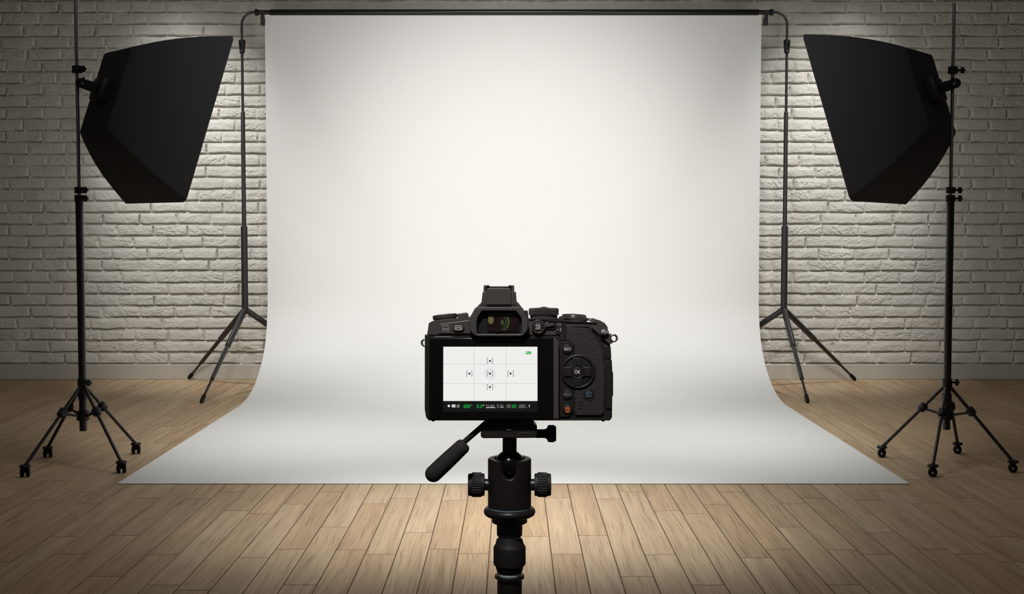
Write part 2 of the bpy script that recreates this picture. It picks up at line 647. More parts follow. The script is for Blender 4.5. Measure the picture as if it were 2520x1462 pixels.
# ================================================================== PAPER BACKDROP
def catmull(pts, n=8):
    out = []
    for i in range(len(pts) - 1):
        p0, p1, p2, p3 = pts[max(i - 1, 0)], pts[i], pts[i + 1], pts[min(i + 2, len(pts) - 1)]
        for k in range(n):
            t_ = k / n
            out.append(tuple(.5 * ((2 * b) + (-a + c) * t_ + (2 * a - 5 * b + 4 * c - d) * t_ ** 2 + (-a + 3 * b - 3 * c + d) * t_ ** 3)
                             for a, b, c, d in zip(p0, p1, p2, p3)))
    out.append(pts[-1])
    return out


PAPER_X = 1.3660
PAPER_CX = 0.002
paper_prof = [(6.902, 2.0665), (6.902, 1.6), (6.902, 1.1), (6.902, .75), (6.897, .487), (6.868, .354), (6.811, .246), (6.709, .155),
              (6.555, .074), (6.39, .0255), (6.215, .0040), (6.03, .0016), (5.74, .0012), (5.2, .0012), (4.7, .0012), (4.2385, .0012)]
prof = catmull(paper_prof, 6)
tk = .0014


def paper_backdrop():
    vs, fs = [], []
    n = len(prof)
    nxs = 24
    for side in (0, 1):
        for i, (y, z) in enumerate(prof):
            a = Vector(prof[max(i - 1, 0)])
            b = Vector(prof[min(i + 1, n - 1)])
            d = (b - a).normalized()
            ny, nz = -d.y * -1, -d.x            # towards the viewer / up
            nrm = Vector((d.y, -d.x))
            yy, zz = y + nrm.x * tk * side, z + nrm.y * tk * side
            for k in range(nxs + 1):
                x = PAPER_CX - PAPER_X + 2 * PAPER_X * k / nxs
                vs.append((x, yy, zz))
    s = n * (nxs + 1)
    for i in range(n - 1):
        for k in range(nxs):
            a = i * (nxs + 1) + k
            fs.append([a, a + 1, a + nxs + 2, a + nxs + 1])
            fs.append([s + a, s + a + nxs + 1, s + a + nxs + 2, s + a + 1])
    for i in range(n - 1):
        for k in (0, nxs):
            a = i * (nxs + 1) + k
            fs.append([a, a + nxs + 1, s + a + nxs + 1, s + a])
    for i in (0, n - 1):
        for k in range(nxs):
            a = i * (nxs + 1) + k
            fs.append([a, a + 1, s + a + 1, s + a])
    mb = MB().add(vs, fs)
    o = mb.build('paper_backdrop', M['paper'], smooth=50)
    return tag(o, 'wide seamless white paper hanging from the bar and sweeping onto the floor', 'backdrop')


paper_backdrop()


# ================================================================== CROSSBAR
BAR_Y = 6.902
def bar_z(py):
    return at(1260, py, BAR_Y).z


zc = bar_z(30.5)
s_ = px_size(BAR_Y)
bx = lambda px: at(px, 30, BAR_Y).x
cb = thing('crossbar', 'long black horizontal bar holding up the white paper', 'crossbar', (0, BAR_Y, zc))
MB().tube((bx(629), 0, 0), (bx(1901), 0, 0), 5.6 * s_, 32).build('inner_tube', M['black_metal'], cb)
MB().lathe([(7.0 * s_, 0), (7.4 * s_, .002), (7.4 * s_, bx(1867) - bx(664) - .002), (7.0 * s_, bx(1867) - bx(664))],
           (bx(664), 0, 0), (1, 0, 0), 40).build('outer_tube', M['black_metal'], cb)
for px0, px1 in ((627, 636), (1894, 1903)):
    w_ = bx(px1) - bx(px0)
    MB().lathe([(6.5 * s_, 0), (8 * s_, .002), (8 * s_, w_ - .002), (6.5 * s_, w_)], (bx(px0), 0, 0), (1, 0, 0), 32).build('end_cap', M['black_plastic'], cb)
for sgn, px0 in ((1, 642.3), (-1, 1889)):
    pts = [(0, 5), (10, 5), (9, 0), (7, -4), (6.5, -9), (9.5, -13), (10.5, -20), (10, -32), (0, -32)]
    pp = [(bx(px0) + sgn * a * s_, b * s_) for a, b in pts]
    hk = MB().prism(pp, -.016, .012).build('paper_hook', M['grey_metal'], cb, bevel=.0008)

# ================================================================== BACKDROP STANDS
def backdrop_stand(label, pxs, feet, Y, hidden_foot, caps_x):
    """pxs: pixel x of the pole at top / bottom; feet: pixel floor points of the two legs in view"""
    xt, xb = pxs
    pole = lambda py: at(xt + (xb - xt) * (py - 60) / 705.0, py, Y)
    s = px_size(Y)
    x_ax = (pole(60).x + pole(765).x) / 2
    base = Vector((x_ax, Y, 0))
    root = thing('backdrop_stand', label, 'backdrop stand', base, group='stands at the ends of the paper backdrop')
    Z = lambda py: pole(py).z
    v = lambda x, y, z: Vector((x, y, z))
    MB().lathe([(5.6 * s, Z(766)), (8.0 * s, Z(764)), (8.0 * s, Z(557)), (6.6 * s, Z(556))]).build('lower_tube', M['grey_metal'], root)
    MB().lathe([(5.2 * s, Z(556.5)), (5.2 * s, Z(277)), (4.6 * s, Z(276))]).build('middle_tube', M['grey_metal'], root)
    MB().lathe([(3.3 * s, Z(276.5)), (3.3 * s, Z(128))]).build('upper_tube', M['grey_metal'], root)
    cl = MB().lathe([(4.2 * s, Z(132)), (6.0 * s, Z(130)), (6.6 * s, Z(122)), (7.8 * s, Z(108.5)), (8.2 * s, Z(108)), (8.0 * s, Z(100)), (6.9 * s, Z(98.5)),
                     (6.7 * s, Z(98)), (3.6 * s, Z(97.7))]).build('clamp_socket', M['black_plastic'], root)
    MB().lathe([(2.4 * s, 0), (2.4 * s, .003), (1.6 * s, .005)], (0, -6.0 * s, Z(126)), (0, -1, 0), 16).build('clamp_screw', M['steel'], cl)
    # bent arm up to the bar
    sg = 1 if x_ax < 0 else -1
    xe = bx(627) if sg > 0 else bx(1903)
    x_end = xe - x_ax
    z_end = zc
    R = 30 * s
    path = [(0, 0, Z(97.6)), (0, 0, z_end - R)]
    for k in range(1, 13):
        a = PI / 2 * k / 12
        path.append((sg * R * (1 - math.cos(a)), 0, z_end - R + R * math.sin(a)))
    path.append((x_end, 0, z_end))
    dy = BAR_Y - Y
    path = [(p[0], dy * max(0, (p[2] - Z(99)) / (z_end - Z(99))), p[2]) for p in path]
    off = Vector((x_ax, Y, 0)) - Vector((0, BAR_Y, zc))
    MB().sweep([Vector(p) + off for p in path], 3.1 * s, 18).build('bent_arm', M['grey_metal'], cb)
    # hub and telescopic legs
    hubz = Z(766)
    MB().lathe([(5.5 * s, Z(771)), (8.2 * s, Z(769)), (8.4 * s, Z(761)), (8.0 * s, Z(757))]).build('hub', M['black_plastic'], root)
    feet_w = [on_floor(*f) for f in feet] + [Vector(hidden_foot)]
    for fpt in feet_w:
        b = fpt - base
        hd = Vector((b.x, b.y, 0)).normalized()
        a = Vector((0, 0, hubz + .006)) + hd * 3.5 * s
        d = b + Vector((0, 0, .006)) - a
        P = lambda t_: a + d * t_
        lg = MB().sweep([P(0), P(.41), P(.415)], [7.0 * s, 7.0 * s, 6 * s], 20)
        lg = lg.build('leg', M['grey_metal'], root)
        MB().tube(P(.40), P(.765), 4.9 * s, 18).build('leg_section', M['grey_metal'], lg)
        MB().tube(P(.755), P(.96), 2.9 * s, 16).build('leg_section', M['black_metal'], lg)
        MB().sweep([P(.925), P(.935), P(.985), P(1.0)], [3.6 * s, 4.6 * s, 4.8 * s, 3.2 * s], 18).build('rubber_foot', M['rubber'], lg)
    return root


BS_Y = 6.985
backdrop_stand('dark grey backdrop stand holding the left end of the bar, beside the left softbox', (595.5, 602.5), [(495, 993), (464, 933.5)], 6.905, (-.93, 7.10, 0), 0)
backdrop_stand('dark grey backdrop stand holding the right end of the bar, beside the right softbox', (1937, 1929), [(1988, 993), (2105, 937)], 6.905, (.93, 7.14, 0), 0)


# ================================================================== LIGHT STANDS
def knob_mb(p, d, s, r=7.0):
    """small star knob with three lobes on a shaft"""
    d = Vector(d).normalized()
    k = MB()
    k.tube(Vector(p), Vector(p) + d * 10 * s, 2.6 * s, 12)
    prof_ = []
    n = 36
    q = Vector(p) + d * 9 * s
    ref = Vector((0, 0, 1))
    nx = d.cross(ref).normalized()
    ny = d.cross(nx)
    vs_, fs_ = [], []
    for h in (0, 8 * s):
        for i in range(n):
            a = 2 * PI * i / n
            rr = (r + 1.6 * math.cos(4 * a)) * s
            vs_.append(q + d * h + (nx * math.cos(a) + ny * math.sin(a)) * rr)
    fs_ = [list(range(n - 1, -1, -1)), list(range(n, 2 * n))] + [[i, (i + 1) % n, n + (i + 1) % n, n + i] for i in range(n)]
    k.add(vs_, fs_)
    k.sweep([q + d * 7 * s, q + d * 11 * s], [3 * s, 2 * s], 12)
    return k


def light_stand(label, px_top, px_bot, feet, Y, heights, knob_dir, wheel_dir):
    y_top, y_c1, y_c2a, y_c2b, y_base, y_spread, y_end = heights
    xx = lambda py: px_top + (px_bot - px_top) * (py - y_top) / (940.0 - y_top)
    s = px_size(Y)
    P = lambda py: at(xx(py), py, Y)
    X0 = P(940).x
    base = Vector((X0, Y, 0))
    root = thing('light_stand', label, 'light stand', base, group='stands carrying the softboxes')
    Z = lambda py: P(py).z
    kd = Vector(knob_dir)
    # tubes
    MB().lathe([(4.2 * s, Z(500)), (4.2 * s, Z(y_top + 2)), (3.6 * s, Z(y_top))], seg=32).build('upper_tube', M['chrome'], root)
    MB().lathe([(9.0 * s, Z(y_end)), (9.2 * s, Z(y_end - 2)), (9.2 * s, Z(y_c2b)), (8 * s, Z(y_c2b - 1))], seg=32).build('lower_tube', M['black_metal'], root)

    def collar(py0, py1, r, kn=True, kpy=None):
        c = MB().lathe([(r * .93 * s, Z(py1)), (r * s, Z(py1 - 1)), (r * s, Z(py0 + 1)), (r * .93 * s, Z(py0))], seg=32)
        c = c.build('collar', M['black_plastic'], root)
        if kn:
            kz = Z((py0 + py1) / 2 if kpy is None else kpy)
            knob_mb(kd * r * .8 * s + Vector((0, 0, kz)), kd, s, 6.2).build('knob', M['black_plastic'], c)
        return c
    collar(y_c1 - 9, y_c1 + 9, 11.5)
    collar(y_c2a - 5.5, y_c2a + 10, 10.8)
    collar(y_c2b - 12, y_c2b + 5, 11.2)
    collar(y_base - 8, y_base + 10, 12)
    collar(y_base + 28, y_base + 42, 11.5, kn=False)
    collar(y_spread - 11, y_spread + 12, 15.5, kn=False)
    for fp in feet:
        g = on_floor(*fp)
        b = Vector((g.x - X0, g.y - Y, 0))
        hd = b.normalized()
        wheel_r = 10.5 * s
        plate_z = 2 * wheel_r + 5 * s
        a = Vector((0, 0, Z(y_base + 12))) + hd * 8 * s
        e_ = b + Vector((0, 0, plate_z))
        d = e_ - a
        lg = MB().tube(a - d * .01, a + d * .985, 4.1 * s, 18).build('leg', M['black_metal'], root)
        # clamp on the leg and strut back to the spreader ring
        tcl = .335
        c0, c1 = a + d * (tcl - .045), a + d * (tcl + .045)
        MB().sweep([c0, c0 + d * .012, c1 - d * .012, c1], [7.5 * s, 10.2 * s, 10.2 * s, 7.5 * s], 10).build('leg_clamp', M['black_plastic'], lg)
        q = a + d * (tcl + .01)
        MB().tube(hd * 13 * s + Vector((0, 0, Z(y_spread))), q, 3.0 * s, 12).build('strut', M['black_metal'], lg)
        # caster
        cs = MB().lathe([(11 * s, 0), (13 * s, 1.5 * s), (13 * s, 5 * s), (11 * s, 6.5 * s)], b + Vector((0, 0, plate_z - 3.5 * s)), (0, 0, 1), 28)
        cs.tube(b + Vector((0, 0, wheel_r)), b + Vector((0, 0, plate_z)), 4 * s, 14)
        cs = cs.build('caster', M['black_plastic'], root)
        wd = Vector(wheel_dir).normalized()
        fwd = wd.cross(Vector((0, 0, 1)))
        for sg in (-1, 1):
            pr = [(wheel_r * .55, 0), (wheel_r * .9, .6 * s), (wheel_r, 2.5 * s), (wheel_r, 6.5 * s), (wheel_r * .86, 8.5 * s), (wheel_r * .4, 9 * s)]
            wm = MB().lathe(pr, b + Vector((0, 0, wheel_r + .0004)) + wd * sg * 2.2 * s, wd * sg, 28).build('wheel', M['rubber'], cs)
        wo = MB().lathe([(2.6 * s, 0), (2.6 * s, 1.2 * s), (1.6 * s, 2 * s)], b + Vector((0, 0, wheel_r)) + wd * (2.2 + 8.8) * s * (-1 if wd.y > 0 else 1), wd * (-1 if wd.y > 0 else 1), 14)
        wo.build('axle_cap', M['steel'], cs)
    return root


light_stand('black wheeled light stand on the left, carrying the left softbox', 187, 203, [(62, 1174), (118, 1126), (299, 1164), (335, 1117)], 4.600,
            (5, 171, 466, 492, 940, 1022, 1060), (.86, -.5, 0), (.95, .25, 0))
light_stand('black wheeled light stand on the right, carrying the right softbox', 2347, 2331, [(2170, 1125), (2295, 1173), (2356, 1116), (2492, 1162)], 4.600,
            (8, 173, 466, 492, 940, 1020, 1057), (1, -.1, 0), (.30, 1, 0))


# ================================================================== SOFTBOXES
def softbox(label, prm, s, pivot_px):
    ya, yb, yc_, x, zc0, D, W, Hh, wb, hb = prm
    Rm = Matrix.Rotation(ya, 3, 'Z') @ Matrix.Rotation(yb, 3, 'Y') @ Matrix.Rotation(yc_, 3, 'X')
    Bc = Vector((x, 4.62, zc0))

    def wv(d, y, z):
        q = Bc + Rm @ Vector((d, y, z))
        if s < 0:
            q.x = -q.x
        return q
    origin = wv(0, 0, 0)
    root = thing('softbox', label, 'softbox', origin, group='softboxes lighting the paper')
    W2 = lambda d, y, z: wv(d, y, z) - origin
    # fabric shell: rounded rectangle grown from the small rear panel to the wide front
    rings, n = 14, 0
    vs_, fs_ = [], []
    corner = 6

    def ring(t_):
        k = t_ + .085 * math.sin(PI * t_ ** .85)          # belly of the stretched fabric
        w, h = wb + (W - wb) * k, hb + (Hh - hb) * k
        w, h = min(w, W * 1.0 if t_ >= 1 else w), min(h, Hh if t_ >= 1 else h)
        r = .012 + .008 * t_
        pts = []
        for cx_, cz_, a0 in ((1, 1, 0), (-1, 1, 1), (-1, -1, 2), (1, -1, 3)):
            for q in range(corner + 1):
                a = (a0 + q / corner) * PI / 2
                pts.append((cx_ * (w / 2 - r) + r * math.cos(a), cz_ * (h / 2 - r) + r * math.sin(a)))
        return pts
    for i in range(rings + 1):
        t_ = i / rings
        pts = ring(t_)
        n = len(pts)
        for y, z in pts:
            vs_.append(W2(D * t_, y, z))
    for i in range(rings):
        for k in range(n):
            j = (k + 1) % n
            fs_.append([i * n + k, i * n + j, (i + 1) * n + j, (i + 1) * n + k])
    fs_.append(list(range(n)))
    # lip and inner lining
    off = len(vs_)
    for y, z in ring(1):
        vs_.append(W2(D + .004, y * .99, z * .99))
    for y, z in ring(1):
        vs_.append(W2(D + .004, y * .965, z * .972))
    for y, z in ring(1):
        vs_.append(W2(D - .02, y * .955, z * .965))
    for b0, b1 in ((rings * n, off), (off, off + n), (off + n, off + 2 * n)):
        for k in range(n):
            j = (k + 1) % n
            fs_.append([b0 + k, b0 + j, b1 + j, b1 + k])
    MB().add(vs_, fs_).build('fabric_shell', M['fabric'], root, smooth=32)
    # white front diffuser
    dv = [W2(D - .012, y * .956, z * .966) for y, z in ring(1)]
    MB().add(dv + [W2(D - .016, y * .956, z * .966) for y, z in ring(1)],
             [list(range(n)), list(range(n, 2 * n))] + [[k, (k + 1) % n, n + (k + 1) % n, n + k] for k in range(n)]).build('diffuser', M['diffuser'], root, smooth=0)
    # lamp head on the rear panel
    hdm = MB()
    c8 = []
    for d, sc_ in ((.002, 1.0), (-.030, 1.0), (-.040, .86)):
        for y, z in ((1, 1), (-1, 1), (-1, -1), (1, -1)):
            c8.append(W2(d, y * .042 * sc_ - .006, z * .045 * sc_ - .004))
    hdm.add(c8, [[0, 1, 2, 3], [8, 11, 10, 9]] + [[4 * r_ + k, 4 * r_ + (k + 1) % 4, 4 * r_ + 4 + (k + 1) % 4, 4 * r_ + 4 + k] for r_ in (0, 1) for k in range(4)])
    hdm.build('lamp_head', M['black_plastic'], root, bevel=.004)
    # arm to the pivot at the pole
    pv = at(pivot_px[0], pivot_px[1], 4.575) - origin
    hb_ = W2(-.03, -.004, -.004)
    ax = (hb_ - pv).normalized()
    side = ax.cross(Vector((0, 1, 0))).normalized()
    toward = side.cross(ax).normalized()
    if toward.y > 0:
        toward = -toward
    s2 = px_size(4.6)
    arm = MB()
    a8 = []
    for p_, hw in ((pv, 11.5 * s2), (hb_, 13.5 * s2)):
        for u_, w_ in ((1, 1), (-1, 1), (-1, -1), (1, -1)):
            a8.append(p_ + side * u_ * hw + toward * (w_ * 5 * s2 + 3 * s2))
    arm.add(a8, [[0, 1, 2, 3], [7, 6, 5, 4]] + [[k, (k + 1) % 4, 4 + (k + 1) % 4, 4 + k] for k in range(4)])
    arm = arm.build('tilt_arm', M['black_plastic'], root, bevel=.003)
    pb = MB().lathe([(10.5 * s2, -9 * s2), (12 * s2, -7.5 * s2), (12 * s2, 7.5 * s2), (10 * s2, 9 * s2)], pv, toward, 32)
    pb = pb.build('pivot', M['black_plastic'], root)
    MB().lathe([(6.5 * s2, 0), (6.5 * s2, 4 * s2), (4 * s2, 5 * s2)], pv + toward * 8 * s2 + ax * 3 * s2, toward, 24).build('pivot_knob', M['black_plastic'], pb)
    lv = MB().sweep([pv + toward * 9 * s2 + ax * 3 * s2, pv + toward * 10 * s2 + Vector((ax.x * 6 * s2, 0, 15 * s2)) + ax * 2 * s2], [3.6 * s2, 2.2 * s2], 12)
    lv.build('lever', M['black_plastic'], pb)
    MB().lathe([(2.2 * s2, 0), (2.2 * s2, 1.5 * s2), (1.2 * s2, 2 * s2)], pv + toward * 12.8 * s2 + ax * 3 * s2, toward, 16).build('screw', M['steel'], pb)
    # the lamp's own light, just in front of the diffuser
    l = bpy.data.lights.new('softbox_lamp', 'AREA')
    l.shape = 'RECTANGLE'
    l.size, l.size_y = W * .92, Hh * .93
    l.energy = 10
    l.color = (1, .985, .965)
    o = bpy.data.objects.new('softbox_lamp', l)
    scene.collection.objects.link(o)
    n_ = (W2(1, 0, 0) - W2(0, 0, 0)).normalized()
    upv = (W2(0, 0, 1) - W2(0, 0, 0)).normalized()
    zax = -n_
    xax = upv.cross(zax).normalized()
    mm = Matrix((xax, upv, zax)).transposed().to_4x4()
    mm.translation = W2(D + .02, 0, 0)
    o.parent = root
    o.matrix_local = mm
    return root


softbox('black softbox to the left of the paper, on the left light stand, facing the paper', (.7484, .3204, .0061, -1.5057, 1.3889, .3051, .5005, .6618, .2313, .3231), 1, (199, 204))
softbox('black softbox to the right of the paper, on the right light stand, facing the paper', (.7082, .3152, -.0081, -1.5456, 1.3883, .3064, .5053, .6607, .2489, .3180), -1, (2352, 205))


# ================================================================== CAMERA ON THE TRIPOD
CAM_Y = 0.8463
TILT = Matrix.Rotation(math.radians(-5.0), 4, 'X')
cam_origin = at(1277, 1036.5, CAM_Y)
KM = 13910.0                                   # measured units per metre on the camera's back
X_ = lambda x: (x - 1066) / KM
Z_ = lambda y: (1372 - y) / KM
U = 1 / KM
mm_ = .001
PL = lambda pts: [(X_(x), Z_(y)) for x, y in pts]

camera = thing('digital_camera', 'black mirrorless camera with lit rear screen, mounted on the tripod head', 'camera', cam_origin)
camera.rotation_euler = (math.radians(-5.0), 0, 0)


def prism(name, pts, d0, d1, m, parent=camera, bevel=0.0, rnd=0.0, seg=2):
    p = PL(pts)
    if rnd:
        p = round_poly(p, rnd * U)
    return MB().prism(p, d0 * mm_, d1 * mm_).build(name, m, parent, bevel=bevel * mm_, seg=seg)


def disc(name, cx, cy, r, d0, d1, m, parent=camera, ry=None, dome=0.0, n=40):
    """round button on the back, its face at d0 (mm, negative = towards the viewer)"""
    ry = r if ry is None else ry
    mb = MB()
    rows = [(1.0, d1), (1.0, d0 + .35), (.96, d0 + .1), (.90, d0)]
    if dome:
        rows += [(.7, d0 - dome * .55), (.4, d0 - dome * .9), (.1, d0 - dome)]
    vs_, fs_ = [], []
    for f_, d in rows:
        for a in range(n):
            t_ = 2 * PI * a / n
            vs_.append((X_(cx) + r * f_ * U * math.cos(t_), d * mm_, Z_(cy) + ry * f_ * U * math.sin(t_)))
    for i in range(len(rows) - 1):
        for k in range(n):
            j = (k + 1) % n
            fs_.append([i * n + k, i * n + j, (i + 1) * n + j, (i + 1) * n + k])
    fs_.append(list(range(n)))
    fs_.append([(len(rows) - 1) * n + k for k in range(n)])
    return mb.add(vs_, fs_).build(name, m, parent)


def ringpart(name, cx, cy, r1, r0, d0, d1, m, parent=camera, n=56, bevel=.25):
    o_ = circle_pts(X_(cx), Z_(cy), r1 * U, n)
    i_ = circle_pts(X_(cx), Z_(cy), r0 * U, n)
    return MB().frame(o_, i_, d0 * mm_, d1 * mm_).build(name, m, parent, bevel=bevel * mm_)


def text(s, cx, cy, h, d, m, parent, width=None, name='lettering', bold=0.0, mtx=None):
    """lettering centred at cx, cy with capital height h (measured units)"""
    cu = bpy.data.curves.new('text', 'FONT')
    cu.body = s
    cu.align_x = 'CENTER'
    cu.align_y = 'CENTER'
    cu.size = 1.0
    cu.extrude = .002
    cu.offset = bold
    cu.resolution_u = 3
    tmp = bpy.data.objects.new('text', cu)
    scene.collection.objects.link(tmp)
    dg = bpy.context.evaluated_depsgraph_get()
    me = bpy.data.meshes.new_from_object(tmp.evaluated_get(dg))
    bpy.data.objects.remove(tmp)
    bpy.data.curves.remove(cu)
    n_ = len(me.vertices)
    co = np.empty(n_ * 3)
    me.vertices.foreach_get('co', co)
    co = co.reshape(-1, 3)
    lo, hi = co.min(0), co.max(0)
    sc = h / (hi[1] - lo[1])
    sx = sc if width is None else width / (hi[0] - lo[0])
    mid = (lo + hi) / 2
    out = np.empty_like(co)
    out[:, 0] = X_(cx) + (co[:, 0] - mid[0]) * sx * U
    out[:, 1] = d * mm_ - (co[:, 2] - lo[2]) * .02 * mm_
    out[:, 2] = Z_(cy) + (co[:, 1] - mid[1]) * sc * U
    me.vertices.foreach_set('co', out.ravel())
    me.update()
    me.materials.clear()
    me.materials.append(m)
    o = bpy.data.objects.new(name, me)
    scene.collection.objects.link(o)
    o.parent = parent
    return o


# ---- body shell and top plate
prism('body', [(206, 1366), (180, 1338), (166, 1262), (166, 545), (1450, 545), (1500, 430), (1880, 450), (1916, 490), (1938, 610), (1946, 770),
               (1952, 905), (1958, 1130), (1956, 1335), (1936, 1366)], 0, 34, M['cam_body'], bevel=1.1, rnd=8, seg=3)
prism('top_plate', [(188, 546), (204, 436), (240, 416), (420, 394), (600, 376), (1150, 382), (1200, 402), (1480, 424), (1520, 436), (1780, 436), (1812, 458),
                    (1880, 462), (1915, 490), (1936, 600), (1936, 640), (1846, 590), (1740, 470), (1500, 470), (1500, 548)], -.5, 33, M['cam_top'], bevel=.8, rnd=6, seg=3)
prism('shoulder', [(1740, 440), (1800, 398), (1840, 408), (1890, 436), (1918, 474), (1920, 490), (1812, 452)], 2, 30, M['cam_top'], bevel=1.0, rnd=10, seg=3)
prism('dial_deck', [(1160, 400), (1180, 386), (1440, 386), (1500, 404), (1812, 432), (1812, 446), (1700, 440), (1540, 436), (1330, 420), (1250, 404), (1170, 412)],
      -1.2, 28, M['cam_body'], bevel=.4)
prism('base_strip', [(206, 1366), (232, 1350), (1936, 1350), (1936, 1366)], -.6, 33, M['cam_dark'], bevel=.4)
for fx in (243, 1876):
    prism('base_foot', [(fx - 16, 1364), (fx + 16, 1364), (fx + 12, 1380), (fx - 12, 1380)], 4, 12, M['rubber'], bevel=.3)
# ---- left top controls
pn = prism('shoulder_panel', [(296, 536), (304, 446), (570, 410), (640, 404), (640, 536)], -1.3, 2, M['cam_top'], bevel=.5, rnd=6)
em = MB()
a0, b0, a1, b1 = 337, 455, 395, 514
em.box((X_(a0), -1.36 * mm_, Z_(b1)), (X_(a1), -1.25 * mm_, Z_(b0)))
em.build('emblem', M['print_dim'], pn)
zz = []
n5 = [(342, 460), (350, 489), (358, 460), (366, 489), (374, 460), (382, 489), (390, 460)]
zm = MB()
for (xa, ya), (xb, yb) in zip(n5[:-1], n5[1:]):
    zm.prism(PL([(xa - 3.2, ya), (xa + 3.2, ya), (xb + 3.2, yb), (xb - 3.2, yb)]), -1.42 * mm_, -1.34 * mm_)
zm.build('emblem_zigzag', M['cam_dark'], pn)
MB().box((X_(342), -1.42 * mm_, Z_(508)), (X_(390), -1.34 * mm_, Z_(500))).build('emblem_bar', M['cam_dark'], pn)
pill = lambda x0, x1, yc_, r: [(x0 + r + r * math.cos(a), yc_ + r * math.sin(a)) for a in [PI / 2 + PI * k / 12 for k in range(13)]] + \
    [(x1 - r + r * math.cos(a), yc_ + r * math.sin(a)) for a in [-PI / 2 + PI * k / 12 for k in range(13)]]
prism('button_recess', pill(426, 550, 487, 36), -1.5, 1, M['cam_dark'], pn)
bt = prism('display_button', pill(432, 545, 487, 31), -2.3, 1, M['cam_top'], bevel=.5)
bt['label'] = 'oval button with a screen symbol'
o_ = round_poly(PL([(471, 474), (505, 474), (512, 487), (505, 500), (471, 500), (464, 487)]), 5 * U, 3)
i_ = round_poly(PL([(473, 478), (503, 478), (508, 487), (503, 496), (473, 496), (468, 487)]), 4 * U, 3)
MB().frame(o_, i_, -2.36 * mm_, -2.25 * mm_).build('symbol', M['print'], bt)
for xq in (458, 516):
    MB().box((X_(xq - 2), -2.36 * mm_, Z_(501)), (X_(xq + 2), -2.25 * mm_, Z_(473))).build('symbol_bar', M['print'], bt)


def top_dial(name, cx, y_rows, roll, depth, m, ribs=0, rd=0, rib_range=None, seg=64, sq=1.0):
    """dial standing on the top plate: y_rows = list of (radius, y) from bottom to top"""
    prof_ = [(r * U, -y * U) for r, y in y_rows]
    mb = MB().lathe(prof_, (0, 0, 0), (0, 0, 1), seg, ribs, rd * U, rib_range)
    mb.xf(Matrix.Diagonal((1, sq, 1, 1)))
    mb.xf(Matrix.Rotation(math.radians(roll), 4, 'Y'))
    mb.xf(Matrix.Translation((X_(cx), depth * mm_, Z_(0))))
    return mb


def dial_part(name, cx, cy0, rows, roll, depth, m, parent=camera, **kw):
    mb = top_dial(name, 1066, [(r, y) for r, y in rows], roll, 0, m, **kw)
    mb.xf(Matrix.Translation((X_(cx), depth * mm_, Z_(cy0) - Z_(0))))
    return mb.build(name, m, parent)


# drive dial on the left shoulder (two tiers, slightly tipped), small lever beside it
ld = dial_part('left_dial', 352, 400, [(112, 24), (112, -18), (116, -20)], -6, 13, M['cam_top'], sq=.95)
dial_part('dial_cap', 350, 382, [(112, 8), (120, 4), (120, -22), (112, -32), (60, -36)], -6, 13, M['cam_knurl'], ld, sq=.95)
prism('power_lever', [(474, 388), (470, 352), (478, 342), (560, 331), (574, 340), (580, 372)], 7, 17, M['cam_top'], bevel=.6, rnd=8)
# block beside the prism, big dial with two knurled rings, rear dial
prism('hinge_block', [(1118, 384), (1118, 312), (1152, 312), (1160, 384)], 8, 22, M['cam_body'], bevel=.4)
big = dial_part('mode_dial', 1308, 372, [(128, 14), (134, -2), (134, -12), (128, -14)], 0, 13, M['cam_top'])
dial_part('dial_ring', 1308, 340, [(134, 16), (146, 14), (146, -9), (142, -12), (130, -13)], 0, 13, M['cam_knurl'], big, ribs=46, rd=7, rib_range=(1, 2))
dial_part('dial_ring', 1308, 326, [(130, 2), (142, 1), (146, -2), (146, -28), (138, -36), (120, -39)], 0, 13, M['cam_knurl'], big, ribs=46, rd=7, rib_range=(2, 3))
dial_part('dial_button', 1310, 288, [(34, 4), (34, -6), (28, -11), (10, -13)], 0, 13, M['cam_knurl'], big)
rear = dial_part('rear_dial', 1612, 412, [(80, 30), (96, 26), (112, 8), (118, 4)], 2, 11, M['cam_body'])
dial_part('dial_skirt', 1612, 412, [(112, 6), (118, 2), (118, -16), (110, -18)], 0, 11, M['cam_top'], rear)
dial_part('dial_ring', 1600, 394, [(112, 4), (126, 2), (122, -22), (112, -42), (96, -46)], 2, 11, M['cam_knurl'], rear, ribs=40, rd=9, rib_range=(1, 2, 3))
dial_part('dial_button', 1590, 350, [(44, 4), (44, -2), (30, -6), (8, -8)], 2, 11, M['cam_knurl'], rear)
dial_part('front_dial', 1500, 406, [(40, 8), (46, 2), (40, -34), (30, -40)], 2, 20, M['cam_knurl'], camera, ribs=18, rd=5, rib_range=(1, 2))
dial_part('shutter_button', 1772, 402, [(50, 10), (50, -6), (44, -14), (20, -18)], 6, 18, M['cam_top'], camera, sq=.8)

# ---- viewfinder hump, flash shoe, eyecup and eyepiece
prism('viewfinder_hump', [(600, 548), (596, 380), (660, 286), (700, 246), (722, 224), (1036, 224), (1066, 248), (1104, 300), (1152, 385), (1150, 548)],
      -3, 26, M['cam_top'], bevel=.9, rnd=14, seg=3)
sh = prism('accessory_shoe', [(705, 266), (720, 142), (728, 136), (1030, 136), (1038, 142), (1048, 266)], -3.4, 16, M['cam_top'], bevel=.4, rnd=5)
for pts in ([(728, 150), (728, 84), (738, 73), (784, 73), (784, 92), (756, 92), (752, 150)], [(1022, 150), (1022, 84), (1012, 73), (966, 73), (966, 92), (994, 92), (998, 150)]):
    prism('shoe_rail', pts, -2.6, 14, M['cam_rubber'], sh, bevel=.5)
prism('shoe_top', [(740, 150), (740, 84), (1010, 84), (1010, 150)], -1.6, 14, M['cam_body'], sh, bevel=.4)
prism('shoe_cover', [(757, 262), (757, 112), (770, 104), (980, 104), (992, 112), (992, 262)], -4.6, -3, M['cam_top'], sh, bevel=.35, rnd=6)
